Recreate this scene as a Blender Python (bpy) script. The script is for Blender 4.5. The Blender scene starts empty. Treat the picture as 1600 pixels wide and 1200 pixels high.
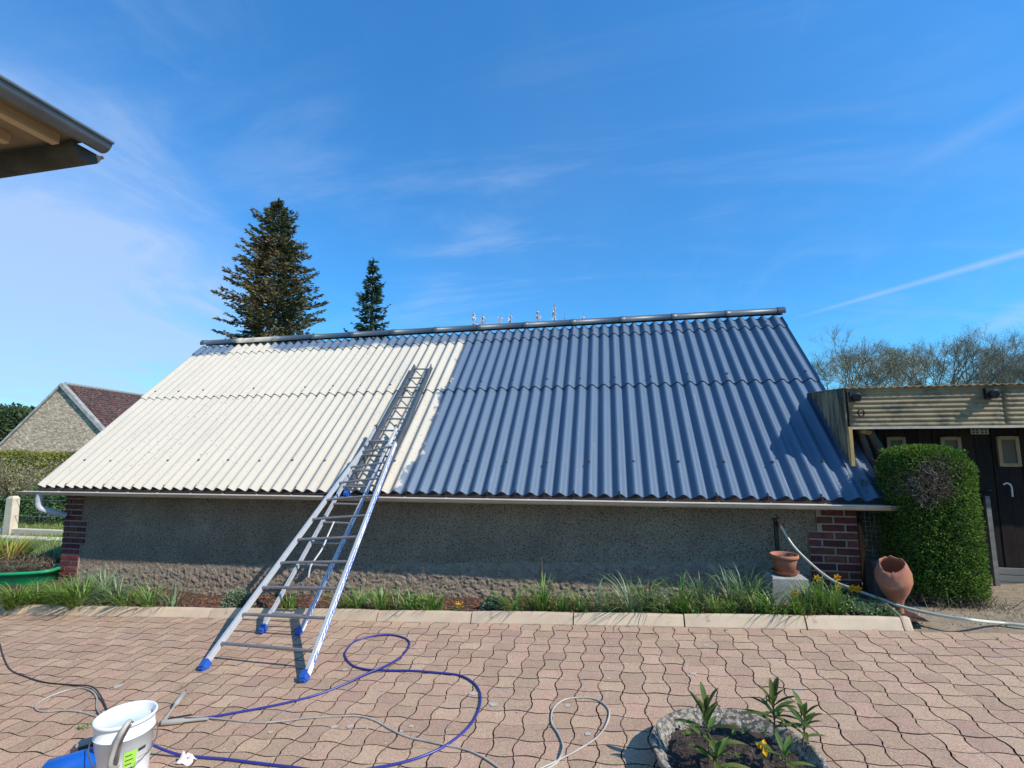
import bpy, math, random
import numpy as np
from mathutils import Vector, Matrix, noise
random.seed(7)
rnd = random.random
def ru(a, b): return a + (b - a) * rnd()

# ------------------------------------------------------------------ camera, world, sun, exposure
SC = bpy.context.scene
COL = SC.collection
F_PX, YAW, PITCH, ROLL, EYE = 760.8, -0.2057, 0.1146, -0.0072, 1.7
cy_, sy_, cp_, sp_ = math.cos(YAW), math.sin(YAW), math.cos(PITCH), math.sin(PITCH)
FW = Vector((sy_ * cp_, cy_ * cp_, sp_)); R0 = Vector((cy_, -sy_, 0)); U0 = R0.cross(FW)
RT = R0 * math.cos(ROLL) + U0 * math.sin(ROLL); UP = U0 * math.cos(ROLL) - R0 * math.sin(ROLL)
cam = bpy.data.cameras.new("camera"); cam.sensor_width = 36; cam.lens = F_PX / 1600 * 36
cam.clip_start = .05; cam.clip_end = 2000
co = bpy.data.objects.new("camera", cam); COL.objects.link(co)
M = Matrix.Identity(4)
for i_ in range(3):
    M[i_][0] = RT[i_]; M[i_][1] = UP[i_]; M[i_][2] = -FW[i_]
M[2][3] = EYE
co.matrix_world = M; SC.camera = co
SUN = Vector((.72, -.235, .655)).normalized()
SC.view_settings.view_transform = 'Standard'; SC.view_settings.look = 'None'
SC.view_settings.exposure = 0.12; SC.view_settings.gamma = 1; SC.view_settings.use_curve_mapping = False
sl = bpy.data.lights.new("sun", 'SUN'); sl.energy = 5.0; sl.angle = math.radians(.53); sl.color = (1, .94, .84)
so = bpy.data.objects.new("sun", sl); COL.objects.link(so); so.rotation_euler = SUN.to_track_quat('Z', 'Y').to_euler()
so.location = (6, -3, 9)

def ray(x, y): return FW + RT * ((x - 800) / F_PX) + UP * ((600 - y) / F_PX)
EYEV = Vector((0, 0, EYE))
def at_y(x, y, Y): d = ray(x, y); return EYEV + d * (Y / d.y)
def at_x(x, y, X): d = ray(x, y); return EYEV + d * (X / d.x)
SL = .049
def gz(x, y=0):
    return SL * max(-18, min(x, 4.5))
def gnd(x, y, up=0.0):                       # where a line of sight meets the (sloping) yard, raised by up
    d = ray(x, y); t = -(EYE - up) / (d.z - SL * d.x)
    return EYEV + d * t

def N(nt, t, **k):
    n = nt.nodes.new(t)
    for a, b in k.items():
        if a == 'inp':
            for q, v in b.items(): n.inputs[q].default_value = v
        else: setattr(n, a, b)
    return n

W = bpy.data.worlds.new("World"); SC.world = W; W.use_nodes = True
nt = W.node_tree; nt.nodes.clear(); LK = nt.links.new
sky = N(nt, 'ShaderNodeTexSky', sky_type='NISHITA', sun_disc=False, sun_elevation=math.asin(SUN.z),
        sun_rotation=math.atan2(SUN.x, SUN.y), altitude=200, air_density=1.0, dust_density=.25, ozone_density=3.0)
hs = N(nt, 'ShaderNodeHueSaturation', inp={'Saturation': 1.0, 'Value': 1.0})
tint = N(nt, 'ShaderNodeMix', data_type='RGBA', blend_type='MULTIPLY', inp={0: 1.0}); LK(sky.outputs[0], tint.inputs[6]); tint.inputs[7].default_value = (.50, 1.34, 1.86, 1); LK(tint.outputs[2], hs.inputs['Color']); SKYV = hs.inputs['Value']
tc = N(nt, 'ShaderNodeTexCoord')
def vmath(op, a, b=None):
    n = N(nt, 'ShaderNodeVectorMath', operation=op)
    LK(a, n.inputs[0])
    if b is not None:
        if hasattr(b, 'is_output'): LK(b, n.inputs[1])
        else: n.inputs[1].default_value = b
    return n
def fmath(op, a, b=None, c=None, clamp=False):
    n = N(nt, 'ShaderNodeMath', operation=op, use_clamp=clamp)
    for i, v in enumerate((a, b, c)):
        if v is None: continue
        if hasattr(v, 'is_output'): LK(v, n.inputs[i])
        else: n.inputs[i].default_value = v
    return n.outputs[0]
DIR = tc.outputs['Generated']
sep = N(nt, 'ShaderNodeSeparateXYZ'); LK(DIR, sep.inputs[0])
def band0(v, lo, hi):
    m = N(nt, 'ShaderNodeMapRange', inp={'From Min': lo, 'From Max': hi}); LK(v, m.inputs[0]); return m.outputs[0]
LK(fmath('MULTIPLY_ADD', band0(sep.outputs[2], .02, .75), .42, .84), SKYV)
den = fmath('ADD', fmath('MAXIMUM', sep.outputs[2], 0.0), .22)
comb = N(nt, 'ShaderNodeCombineXYZ')
LK(fmath('DIVIDE', sep.outputs[0], den), comb.inputs[0]); LK(fmath('DIVIDE', sep.outputs[1], den), comb.inputs[1])
mp = N(nt, 'ShaderNodeMapping', inp={'Rotation': (0, 0, -.25), 'Scale': (1.7, .8, 1)}); LK(comb.outputs[0], mp.inputs[0])
n1 = N(nt, 'ShaderNodeTexNoise', inp={'Scale': 1.6, 'Detail': 7, 'Roughness': .62, 'Distortion': .9}); LK(mp.outputs[0], n1.inputs['Vector'])
mp2 = N(nt, 'ShaderNodeMapping', inp={'Rotation': (0, 0, .7), 'Scale': (.8, 2.6, 1)}); LK(comb.outputs[0], mp2.inputs[0])
n2 = N(nt, 'ShaderNodeTexNoise', inp={'Scale': 1.1, 'Detail': 6, 'Roughness': .6, 'Distortion': .5}); LK(mp2.outputs[0], n2.inputs['Vector'])
n3 = N(nt, 'ShaderNodeTexNoise', inp={'Scale': .55, 'Detail': 3}); LK(comb.outputs[0], n3.inputs['Vector'])
def band(v, lo, hi):
    m = N(nt, 'ShaderNodeMapRange', interpolation_type='SMOOTHSTEP', inp={'From Min': lo, 'From Max': hi}); LK(v, m.inputs[0]); return m.outputs[0]
wisp = fmath('ADD', fmath('MULTIPLY', band(n1.outputs[0], .48, .76), .34), fmath('MULTIPLY', band(n2.outputs[0], .50, .80), .28))
tot = fmath('MULTIPLY', wisp, fmath('MULTIPLY_ADD', band(n3.outputs[0], .4, .65), .40, .10))
for (px, py, rad, w) in ((-40, 420, .30, .50), (60, 470, .24, .42), (200, 490, .2, .42), (330, 500, .14, .30), (-60, 640, .2, .3), (800, 340, .24, .40), (720, 440, .18, .38), (930, 330, .2, .34), (900, 220, .18, .3), (1200, 150, .3, .25), (500, 300, .2, .22),
                         (860, 250, .10, .18), (1120, 310, .06, .22), (1130, 370, .06, .24), (690, 215, .04, .2), (1560, 510, .2, .3), (40, 330, .25, .22)):
    dd = ray(px, py).normalized()
    g = fmath('SUBTRACT', 1.0, fmath('DIVIDE', vmath('DISTANCE', DIR, tuple(dd)).outputs['Value'], rad * 1.25), clamp=True)
    g = fmath('MULTIPLY', fmath('POWER', g, 1.4), w)
    tot = fmath('ADD', tot, fmath('MULTIPLY', g, fmath('MULTIPLY_ADD', band(n1.outputs[0] if px < 400 else n2.outputs[0], .32 if px < 400 else .44, .75 if px < 400 else .72), 1.0, .62 if px < 400 else .06)))
for (a, b, wd, amp) in (((1235, 499), (1600, 394), .0075, .42), ((1380, 285), (1600, 165), .03, .13), ((1450, 560), (1600, 488), .03, .25)):
    A_, B_ = ray(*a).normalized(), ray(*b).normalized(); nn = A_.cross(B_).normalized(); al = (B_ - A_).normalized()
    d = fmath('ABSOLUTE', vmath('DOT_PRODUCT', DIR, tuple(nn)).outputs['Value'])
    s = fmath('SUBTRACT', vmath('DOT_PRODUCT', DIR, tuple(al)).outputs['Value'], A_.dot(al))
    wdt = fmath('MULTIPLY_ADD', fmath('MAXIMUM', s, 0), wd * 2.0, wd * .45)
    t_ = fmath('SUBTRACT', 1.0, fmath('DIVIDE', d, wdt), clamp=True)
    t_ = fmath('MULTIPLY', fmath('MULTIPLY', t_, fmath('MULTIPLY', s, 9.0, clamp=True)), fmath('MULTIPLY_ADD', n1.outputs[0], 1.0, .5))
    tot = fmath('ADD', tot, fmath('MULTIPLY', t_, amp))
tot = fmath('MINIMUM', tot, .72)
mx = N(nt, 'ShaderNodeMix', data_type='RGBA'); LK(tot, mx.inputs[0]); LK(hs.outputs[0], mx.inputs[6]); mx.inputs[7].default_value = (4.6, 5.9, 8.2, 1)
bg = N(nt, 'ShaderNodeBackground', inp={'Strength': .108}); LK(mx.outputs[2], bg.inputs[0])
wo = N(nt, 'ShaderNodeOutputWorld'); LK(bg.outputs[0], wo.inputs[0])

# ------------------------------------------------------------------ materials
def mat(name, c1, c2=None, rough=.8, scale=8, bump=0.0, bscale=None, metal=0.0, isl=0.0, leaf=0.0, obj_rand=0.0,
        c3=None, s3=30, a3=(.6, .7), stretch=(1, 1, 1), detail=6, bdist=.01, ramp=(.35, .65), spec=.5, coords='Object', grain=0, gscale=150):
    m = bpy.data.materials.new(name); m.use_nodes = True
    nt = m.node_tree; L = nt.links.new; b = nt.nodes['Principled BSDF']; out = nt.nodes['Material Output']
    b.inputs['Roughness'].default_value = rough; b.inputs['Metallic'].default_value = metal
    b.inputs['Specular IOR Level'].default_value = spec
    tc = N(nt, 'ShaderNodeTexCoord'); ge = N(nt, 'ShaderNodeNewGeometry')
    mp = N(nt, 'ShaderNodeMapping', inp={'Scale': stretch})
    L(ge.outputs['Position'] if coords == 'World' else tc.outputs['Object'], mp.inputs[0])
    col = None
    if c2 is None: c2 = tuple(v * .8 for v in c1)
    no = N(nt, 'ShaderNodeTexNoise', inp={'Scale': scale, 'Detail': detail, 'Roughness': .6}); L(mp.outputs[0], no.inputs['Vector'])
    cr = N(nt, 'ShaderNodeValToRGB'); e = cr.color_ramp.elements
    e[0].position, e[1].position = ramp; e[0].color = (*c1, 1); e[1].color = (*c2, 1)
    L(no.outputs[0], cr.inputs[0]); col = cr.outputs[0]
    if c3 is not None:
        n3 = N(nt, 'ShaderNodeTexNoise', inp={'Scale': s3, 'Detail': 5, 'Roughness': .65}); L(mp.outputs[0], n3.inputs['Vector'])
        mr = N(nt, 'ShaderNodeMapRange', inp={'From Min': a3[0], 'From Max': a3[1]}); L(n3.outputs[0], mr.inputs[0])
        mm = N(nt, 'ShaderNodeMix', data_type='RGBA'); L(mr.outputs[0], mm.inputs[0]); L(col, mm.inputs[6]); mm.inputs[7].default_value = (*c3, 1)
        col = mm.outputs[2]
    if grain:
        n4 = N(nt, 'ShaderNodeTexNoise', inp={'Scale': gscale, 'Detail': 3, 'Roughness': .7}); L(mp.outputs[0], n4.inputs['Vector'])
        g1 = N(nt, 'ShaderNodeMapRange', inp={'From Min': .3, 'From Max': .7, 'To Min': 1 - grain, 'To Max': 1 + grain}); L(n4.outputs[0], g1.inputs[0])
        hg = N(nt, 'ShaderNodeHueSaturation'); L(g1.outputs[0], hg.inputs['Value']); L(col, hg.inputs['Color']); col = hg.outputs[0]
    if isl or obj_rand:
        src = ge.outputs['Random Per Island'] if isl else N(nt, 'ShaderNodeObjectInfo').outputs['Random']
        a = isl or obj_rand
        hv = N(nt, 'ShaderNodeHueSaturation')
        v = N(nt, 'ShaderNodeMapRange', inp={'To Min': 1 - a, 'To Max': 1 + a}); L(src, v.inputs[0]); L(v.outputs[0], hv.inputs['Value'])
        w = N(nt, 'ShaderNodeTexWhiteNoise', noise_dimensions='1D'); L(src, w.inputs['W'])
        h = N(nt, 'ShaderNodeMapRange', inp={'To Min': .5 - a * .06, 'To Max': .5 + a * .06}); L(w.outputs[0], h.inputs[0]); L(h.outputs[0], hv.inputs['Hue'])
        L(col, hv.inputs['Color']); col = hv.outputs[0]
    L(col, b.inputs['Base Color'])
    if bump:
        bn = N(nt, 'ShaderNodeTexNoise', inp={'Scale': bscale or scale * 4, 'Detail': 8, 'Roughness': .65}); L(mp.outputs[0], bn.inputs['Vector'])
        bp = N(nt, 'ShaderNodeBump', inp={'Strength': bump, 'Distance': bdist}); L(bn.outputs[0], bp.inputs['Height']); L(bp.outputs[0], b.inputs['Normal'])
    if leaf:
        tr = N(nt, 'ShaderNodeBsdfTranslucent'); L(col, tr.inputs[0])
        ms = N(nt, 'ShaderNodeMixShader', inp={0: leaf}); L(b.outputs[0], ms.inputs[1]); L(tr.outputs[0], ms.inputs[2]); L(ms.outputs[0], out.inputs[0])
    return m

MT = {}
def defmats():
    d = MT
    pv = dict(grain=.42, gscale=110, rough=.88, scale=5, bump=.5, bscale=260, bdist=.003, c3=(.36, .33, .28), s3=5.0, a3=(.60, .78), ramp=(.3, .7), coords='World')
    d['paver'] = mat('paver_concrete', (.445, .30, .198), (.40, .245, .158), obj_rand=.13, **pv)
    d['paver_far'] = mat('paver_concrete_far', (.445, .30, .198), (.40, .245, .158), isl=.13, **pv)
    d['joint'] = mat('joint_sand', (.075, .042, .028), (.045, .026, .018), scale=14, bump=.6, bscale=120)
    d['kerb'] = mat('kerb_concrete', (.62, .475, .325), (.53, .40, .27), rough=.9, scale=6, bump=.5, bscale=150, bdist=.003, c3=(.2, .16, .12), s3=9, a3=(.62, .78), obj_rand=.06)
    d['render'] = mat('cement_render', (.50, .36, .24), (.36, .255, .17), rough=.95, scale=1.6, bump=1, bscale=75, bdist=.03, c3=(.13, .10, .075), s3=52, a3=(.47, .62))
    d['brick'] = mat('red_brick', (.20, .050, .034), (.11, .032, .026), rough=.9, scale=14, bump=.6, bscale=90, obj_rand=.35, bdist=.004, coords='World')
    d['mortar'] = mat('mortar', (.44, .34, .27), (.35, .27, .21), rough=.95, scale=20, bump=.6, bscale=120)
    d['gutter'] = mat('painted_gutter', (.62, .52, .40), (.52, .43, .33), rough=.4, scale=5, c3=(.25, .2, .15), s3=12, a3=(.62, .8))
    d['zinc'] = mat('zinc', (.17, .20, .23), (.12, .14, .165), rough=.42, metal=.5, scale=6)
    d['darkwood'] = mat('dark_wood', (.05, .032, .028), (.028, .02, .018), rough=.9, scale=5, stretch=(1, 1, 6))
    d['soil'] = mat('bark_mulch_soil', (.115, .052, .030), (.055, .028, .018), rough=1, scale=22, bump=1, bscale=60, bdist=.02, c3=(.02, .012, .01), s3=40, a3=(.5, .65))
    d['chip'] = mat('bark_chip', (.24, .10, .055), (.13, .06, .035), rough=.95, scale=30, isl=.45)
    d['potsoil'] = mat('potting_soil', (.095, .065, .05), (.03, .02, .016), rough=1, scale=40, bump=1, bscale=90, bdist=.02)
    d['gravel'] = mat('sandy_gravel', (.40, .31, .20), (.28, .21, .135), rough=1, scale=12, bump=1, bscale=110, bdist=.015, c3=(.14, .11, .07), s3=28, a3=(.58, .75))
    d['earth'] = mat('grass_ground', (.075, .11, .028), (.12, .11, .04), rough=1, scale=.9, bump=.6, bscale=30)
    d['lawn'] = mat('lawn_blade', (.20, .31, .05), (.27, .34, .08), scale=2, isl=.3, leaf=.3)
    d['gr1'] = mat('green_blade', (.13, .24, .035), (.19, .29, .06), scale=3, isl=.45, leaf=.32, rough=.5)
    d['gr2'] = mat('grey_green_blade', (.15, .225, .10), (.21, .28, .14), scale=3, isl=.35, leaf=.25, rough=.5)
    d['gr3'] = mat('bright_blade', (.16, .27, .03), (.2, .3, .05), scale=3, isl=.3, leaf=.35, rough=.5)
    d['straw'] = mat('straw_blade', (.40, .32, .16), (.30, .22, .1), scale=3, isl=.3, leaf=.2)
    d['sedum'] = mat('grey_leaf', (.14, .20, .10), (.20, .25, .15), scale=8, isl=.35, leaf=.15)
    d['hedge'] = mat('hedge_leaf', (.065, .135, .020), (.125, .205, .028), scale=3, isl=.55, leaf=.35, rough=.75, spec=.2)
    d['hedgetwig'] = mat('bare_twig', (.20, .15, .10), (.12, .09, .06), scale=9, isl=.4)
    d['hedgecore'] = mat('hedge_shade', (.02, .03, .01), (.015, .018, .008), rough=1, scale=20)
    d['bark'] = mat('bark', (.13, .105, .08), (.06, .05, .04), rough=1, scale=9, bump=1, bscale=30, bdist=.03, stretch=(1, 1, .3))
    d['spruce'] = mat('spruce_needles', (.055, .075, .032), (.075, .09, .035), scale=.8, isl=.45, leaf=.15, c3=(.22, .15, .06), s3=.5, a3=(.40, .62))
    d['fir'] = mat('fir_needles', (.018, .052, .022), (.03, .07, .025), scale=.8, isl=.4, leaf=.1)
    d['birch'] = mat('pale_bark', (.42, .40, .36), (.25, .23, .2), scale=4)
    d['twig'] = mat('winter_twigs', (.30, .245, .165), (.20, .16, .11), scale=1.5, rough=.95)
    d['bud'] = mat('spring_buds', (.42, .42, .22), (.50, .47, .34), scale=1.5, isl=.3, leaf=.3)
    d['bud2'] = mat('young_leaf', (.30, .31, .10), (.36, .32, .15), scale=1.5, isl=.35, leaf=.3)
    d['blossom'] = mat('white_blossom', (.82, .76, .74), (.72, .62, .6), scale=4, leaf=.3, isl=.1)
    d['wood'] = mat('distant_foliage', (.030, .055, .018), (.05, .08, .02), scale=.3, isl=.5, leaf=.1)
    d['olive'] = mat('olive_hedge_leaf', (.22, .22, .03), (.14, .16, .025), scale=.6, isl=.4, leaf=.25)
    d['dkhedge'] = mat('ivy_leaf', (.03, .085, .02), (.05, .12, .025), scale=1.5, isl=.5, leaf=.15)
    d['brownleaf'] = mat('dry_stem', (.17, .12, .08), (.10, .07, .05), scale=5, isl=.45, leaf=.1)
    d['yel'] = mat('yellowing_leaf', (.33, .36, .05), (.42, .27, .08), scale=3, isl=.35, leaf=.35)
    d['alu'] = mat('aluminium', (.58, .59, .60), (.50, .51, .53), rough=.45, metal=.3, scale=20)
    d['darkalu'] = mat('dark_aluminium', (.13, .14, .16), (.09, .10, .115), rough=.5, metal=.3, scale=12)  # darker metal for the top ladder section
    d['rung'] = mat('ribbed_aluminium', (.30, .29, .29), (.24, .23, .235), rough=.5, metal=.5, scale=30)
    d['bluepl'] = mat('blue_plastic', (.02, .10, .42), (.015, .075, .34), rough=.4, scale=8)
    d['blueprint'] = mat('blue_print', (.03, .13, .48), (.03, .11, .42), rough=.4, scale=8)
    d['bluehose'] = mat('blue_hose', (.030, .038, .24), (.025, .032, .19), rough=.35, scale=6)
    d['greycable'] = mat('grey_cable', (.46, .43, .37), (.29, .26, .23), rough=.45, scale=6)
    d['blackcable'] = mat('black_cable', (.025, .02, .02), (.02, .018, .018), rough=.5)
    d['ghose'] = mat('cream_hose', (.60, .58, .46), (.5, .48, .38), rough=.35, scale=5)
    d['strap'] = mat('white_strap', (.62, .60, .58), (.5, .47, .46), rough=.8, scale=40)
    d['white'] = mat('white_plastic', (.80, .81, .79), (.74, .76, .74), rough=.35, scale=3)
    d['milky'] = mat('milky_water', (.60, .66, .72), (.55, .62, .69), rough=.15, scale=3)
    d['lime'] = mat('lime_label', (.33, .60, .06), (.32, .58, .06), rough=.5)
    d['ink'] = mat('dark_ink', (.03, .035, .03), (.03, .035, .03), rough=.5)
    d['steel'] = mat('scuffed_steel', (.30, .29, .28), (.2, .19, .19), rough=.35, metal=.8, scale=30)
    d['brownpl'] = mat('brown_plastic', (.10, .075, .065), (.07, .055, .05), rough=.5, scale=10)
    d['pumpblue'] = mat('blue_pump_paint', (.01, .11, .50), (.008, .09, .42), rough=.28, scale=6)
    d['pink'] = mat('pale_pink_rag', (.70, .52, .53), (.75, .68, .62), rough=.9, scale=30)
    d['terra'] = mat('terracotta', (.40, .15, .08), (.31, .115, .065), rough=.8, scale=7, bump=.3, bscale=70, bdist=.004, c3=(.5, .36, .27), s3=6, a3=(.58, .8))
    d['block'] = mat('concrete_block', (.40, .38, .35), (.3, .29, .27), rough=.95, scale=12, bump=.7, bscale=90, bdist=.006)
    d['oldconc'] = mat('old_concrete', (.095, .085, .075), (.055, .05, .045), rough=1, scale=6, bump=1, bscale=50, bdist=.01)
    d['planter'] = mat('lichen_stone', (.42, .36, .28), (.14, .115, .09), rough=1, scale=38, bump=1, bscale=110, bdist=.02, c3=(.66, .64, .60), s3=48, a3=(.58, .63), ramp=(.45, .55), detail=9)
    d['olean'] = mat('lance_leaf', (.065, .14, .026), (.14, .17, .04), scale=14, isl=.45, leaf=.3, rough=.6, spec=.3)
    d['yellow'] = mat('yellow_petal', (.85, .52, .01), (.8, .4, .01), scale=30, leaf=.3, isl=.1)
    d['orange'] = mat('orange_trumpet', (.8, .28, .02), (.75, .22, .01), scale=30, leaf=.2)
    d['blackwood'] = mat('black_painted_plank', (.030, .020, .016), (.018, .012, .010), rough=.9, spec=.2, scale=6, stretch=(6, 6, 1), bump=.5, bscale=20, bdist=.003, c3=(.11, .10, .095), s3=9, a3=(.64, .8), obj_rand=.3)
    d['paleframe'] = mat('pale_wood', (.34, .215, .10), (.25, .155, .075), rough=.8, scale=8)
    d['hessian'] = mat('sacking', (.13, .10, .062), (.095, .072, .045), rough=.9, scale=60, bump=.5, bscale=300, bdist=.002)
    d['fibre'] = mat('weathered_fibreglass', (.50, .385, .22), (.36, .27, .155), rough=.7, scale=3, c3=(.13, .115, .08), s3=7, a3=(.48, .72), leaf=.4, stretch=(1, 1, 1))
    d['batten'] = mat('pale_batten', (.55, .48, .38), (.42, .36, .28), rough=.8, scale=10)
    d['newwood'] = mat('yellow_pine', (.55, .36, .12), (.35, .2, .08), rough=.8, scale=9, stretch=(2, 2, .5))
    d['lampblk'] = mat('black_lamp', (.012, .012, .014), (.01, .01, .012), rough=.5)
    d['greyboard'] = mat('grey_board', (.20, .19, .16), (.13, .12, .10), rough=.95, scale=5, stretch=(.4, 1, 4))
    d['socket'] = mat('grey_vent', (.36, .34, .3), (.3, .28, .25), rough=.7)
    d['stone'] = mat('rubble_stone', (.50, .40, .28), (.31, .245, .175), rough=1, scale=4.2, bump=1, bscale=6, bdist=.08, c3=(.66, .56, .43), s3=5.5, a3=(.56, .64), stretch=(1, 1, 1.5), ramp=(.42, .56))
    d['cope'] = mat('coping_stone', (.38, .37, .35), (.22, .21, .2), rough=1, scale=3)
    d['tile'] = mat('brown_tile', (.115, .055, .042), (.075, .035, .03), rough=.95, scale=7, isl=.35, c3=(.2, .13, .09), s3=5, a3=(.58, .7))
    d['post'] = mat('cream_concrete_post', (.62, .54, .40), (.52, .44, .32), rough=.9, scale=6)
    d['greentub'] = mat('green_plastic', (.01, .34, .12), (.01, .26, .10), rough=.45, scale=6, c3=(.04, .06, .03), s3=14, a3=(.58, .68))
    d['eavewood'] = mat('pale_rafter', (.62, .44, .28), (.5, .34, .21), rough=.85, scale=4)
    d['soffit'] = mat('soffit_board', (.30, .22, .15), (.20, .15, .10), rough=.9, scale=4)
    d['tapblk'] = mat('black_pipe', (.02, .02, .022), (.015, .015, .015), rough=.5)
    d['redconn'] = mat('red_connector', (.5, .09, .05), (.45, .08, .04), rough=.45)
    d['wire'] = mat('wire', (.3, .31, .3), (.22, .22, .22), rough=.5, metal=.5)
    d['downpipe'] = mat('pale_pipe', (.55, .56, .58), (.45, .46, .5), rough=.5)
    # roof sheets: cream primer with lichen specks on one side, slate blue paint on the other
    m = bpy.data.materials.new('painted_fibre_cement'); m.use_nodes = True; nt = m.node_tree; L = nt.links.new
    b = nt.nodes['Principled BSDF']; ge = N(nt, 'ShaderNodeNewGeometry'); sp = N(nt, 'ShaderNodeSeparateXYZ'); L(ge.outputs['Position'], sp.inputs[0])
    def fm(op, a, b_=None, c=None, clamp=False):
        n = N(nt, 'ShaderNodeMath', operation=op, use_clamp=clamp)
        for i, v in enumerate((a, b_, c)):
            if v is None: continue
            if hasattr(v, 'is_output'): L(v, n.inputs[i])
            else: n.inputs[i].default_value = v
        return n.outputs[0]
    def ns(scale, detail=5, stretch=(1, 1, 1), rough=.6, off=0):
        mp = N(nt, 'ShaderNodeMapping', inp={'Scale': stretch, 'Location': (off, off, 0)}); L(ge.outputs['Position'], mp.inputs[0])
        n = N(nt, 'ShaderNodeTexNoise', inp={'Scale': scale, 'Detail': detail, 'Roughness': rough}); L(mp.outputs[0], n.inputs['Vector']); return n.outputs[0]
    def mr(v, a, b_, c=0, d_=1):
        n = N(nt, 'ShaderNodeMapRange', interpolation_type='SMOOTHSTEP', inp={'From Min': a, 'From Max': b_, 'To Min': c, 'To Max': d_}); L(v, n.inputs[0]); return n.outputs[0]
    def mixc(f, a, b_):
        n = N(nt, 'ShaderNodeMix', data_type='RGBA'); L(f, n.inputs[0])
        for i, v in ((6, a), (7, b_)):
            if hasattr(v, 'is_output'): L(v, n.inputs[i])
            else: n.inputs[i].default_value = (*v, 1)
        return n.outputs[2]
    X_, Z_ = sp.outputs[0], sp.outputs[2]
    wob = fm('ADD', fm('MULTIPLY_ADD', ns(1.3, 3), .7, -.35), fm('MULTIPLY_ADD', ns(6, 3, off=4), .30, -.15))
    lower = fm('MULTIPLY', mr(Z_, 1.35, 1.75, 1, 0), -.12)
    edge = fm('ADD', fm('ADD', -2.66, wob), lower)
    side = mr(fm('SUBTRACT', X_, edge), -.02, .03)
    topn = fm('MULTIPLY_ADD', ns(1.1, 3, off=3), .45, -.22)
    topx = mr(X_, -8.6, -6.6, .05, -.03)
    top = mr(fm('ADD', fm('SUBTRACT', Z_, 3.50), fm('ADD', topn, topx)), -.02, .07)
    bare = fm('MULTIPLY', mr(fm('ABSOLUTE', fm('ADD', X_, 7.35)), .32, .6, 1, 0), mr(ns(2.2, 2, off=8), .3, .5))
    top = fm('MULTIPLY', top, fm('SUBTRACT', 1, bare))
    paint = fm('MAXIMUM', side, top)
    cream = mixc(ns(1.5, 6), (.54, .485, .395), (.46, .415, .335))
    strk = mr(ns(1.0, 6, (9, .5, .5), .65, off=14), .50, .78)
    cream = mixc(fm('MULTIPLY', strk, .55), cream, (.36, .335, .29))
    patch = mr(ns(.7, 3, off=5), .40, .62)
    speck = mr(ns(30, 4, (1, 1, 1), .7), .61, .66)
    cream = mixc(fm('MULTIPLY', speck, fm('MULTIPLY_ADD', patch, .75, .2)), cream, (.17, .145, .12))
    stn = mr(ns(9, 6, (1, .25, .25), .7, off=2), .60, .74)
    cream = mixc(fm('MULTIPLY', stn, fm('MULTIPLY_ADD', patch, .4, .12)), cream, (.36, .31, .25))
    thin = mr(ns(5, 6, (2.2, .35, .35), .7, off=11), .56, .76)
    blue = mixc(fm('MULTIPLY', thin, .45), mixc(ns(3, 5, (3, .6, .6)), (.070, .112, .170), (.098, .144, .206)), (.21, .245, .28))
    L(mixc(paint, cream, blue), b.inputs['Base Color'])
    L(mr(paint, 0, 1, .85, .43), b.inputs['Roughness'])
    bp = N(nt, 'ShaderNodeBump', inp={'Strength': .35, 'Distance': .004}); L(ns(60, 6), bp.inputs['Height']); L(bp.outputs[0], b.inputs['Normal'])
    d['sheet'] = m
defmats()

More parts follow.
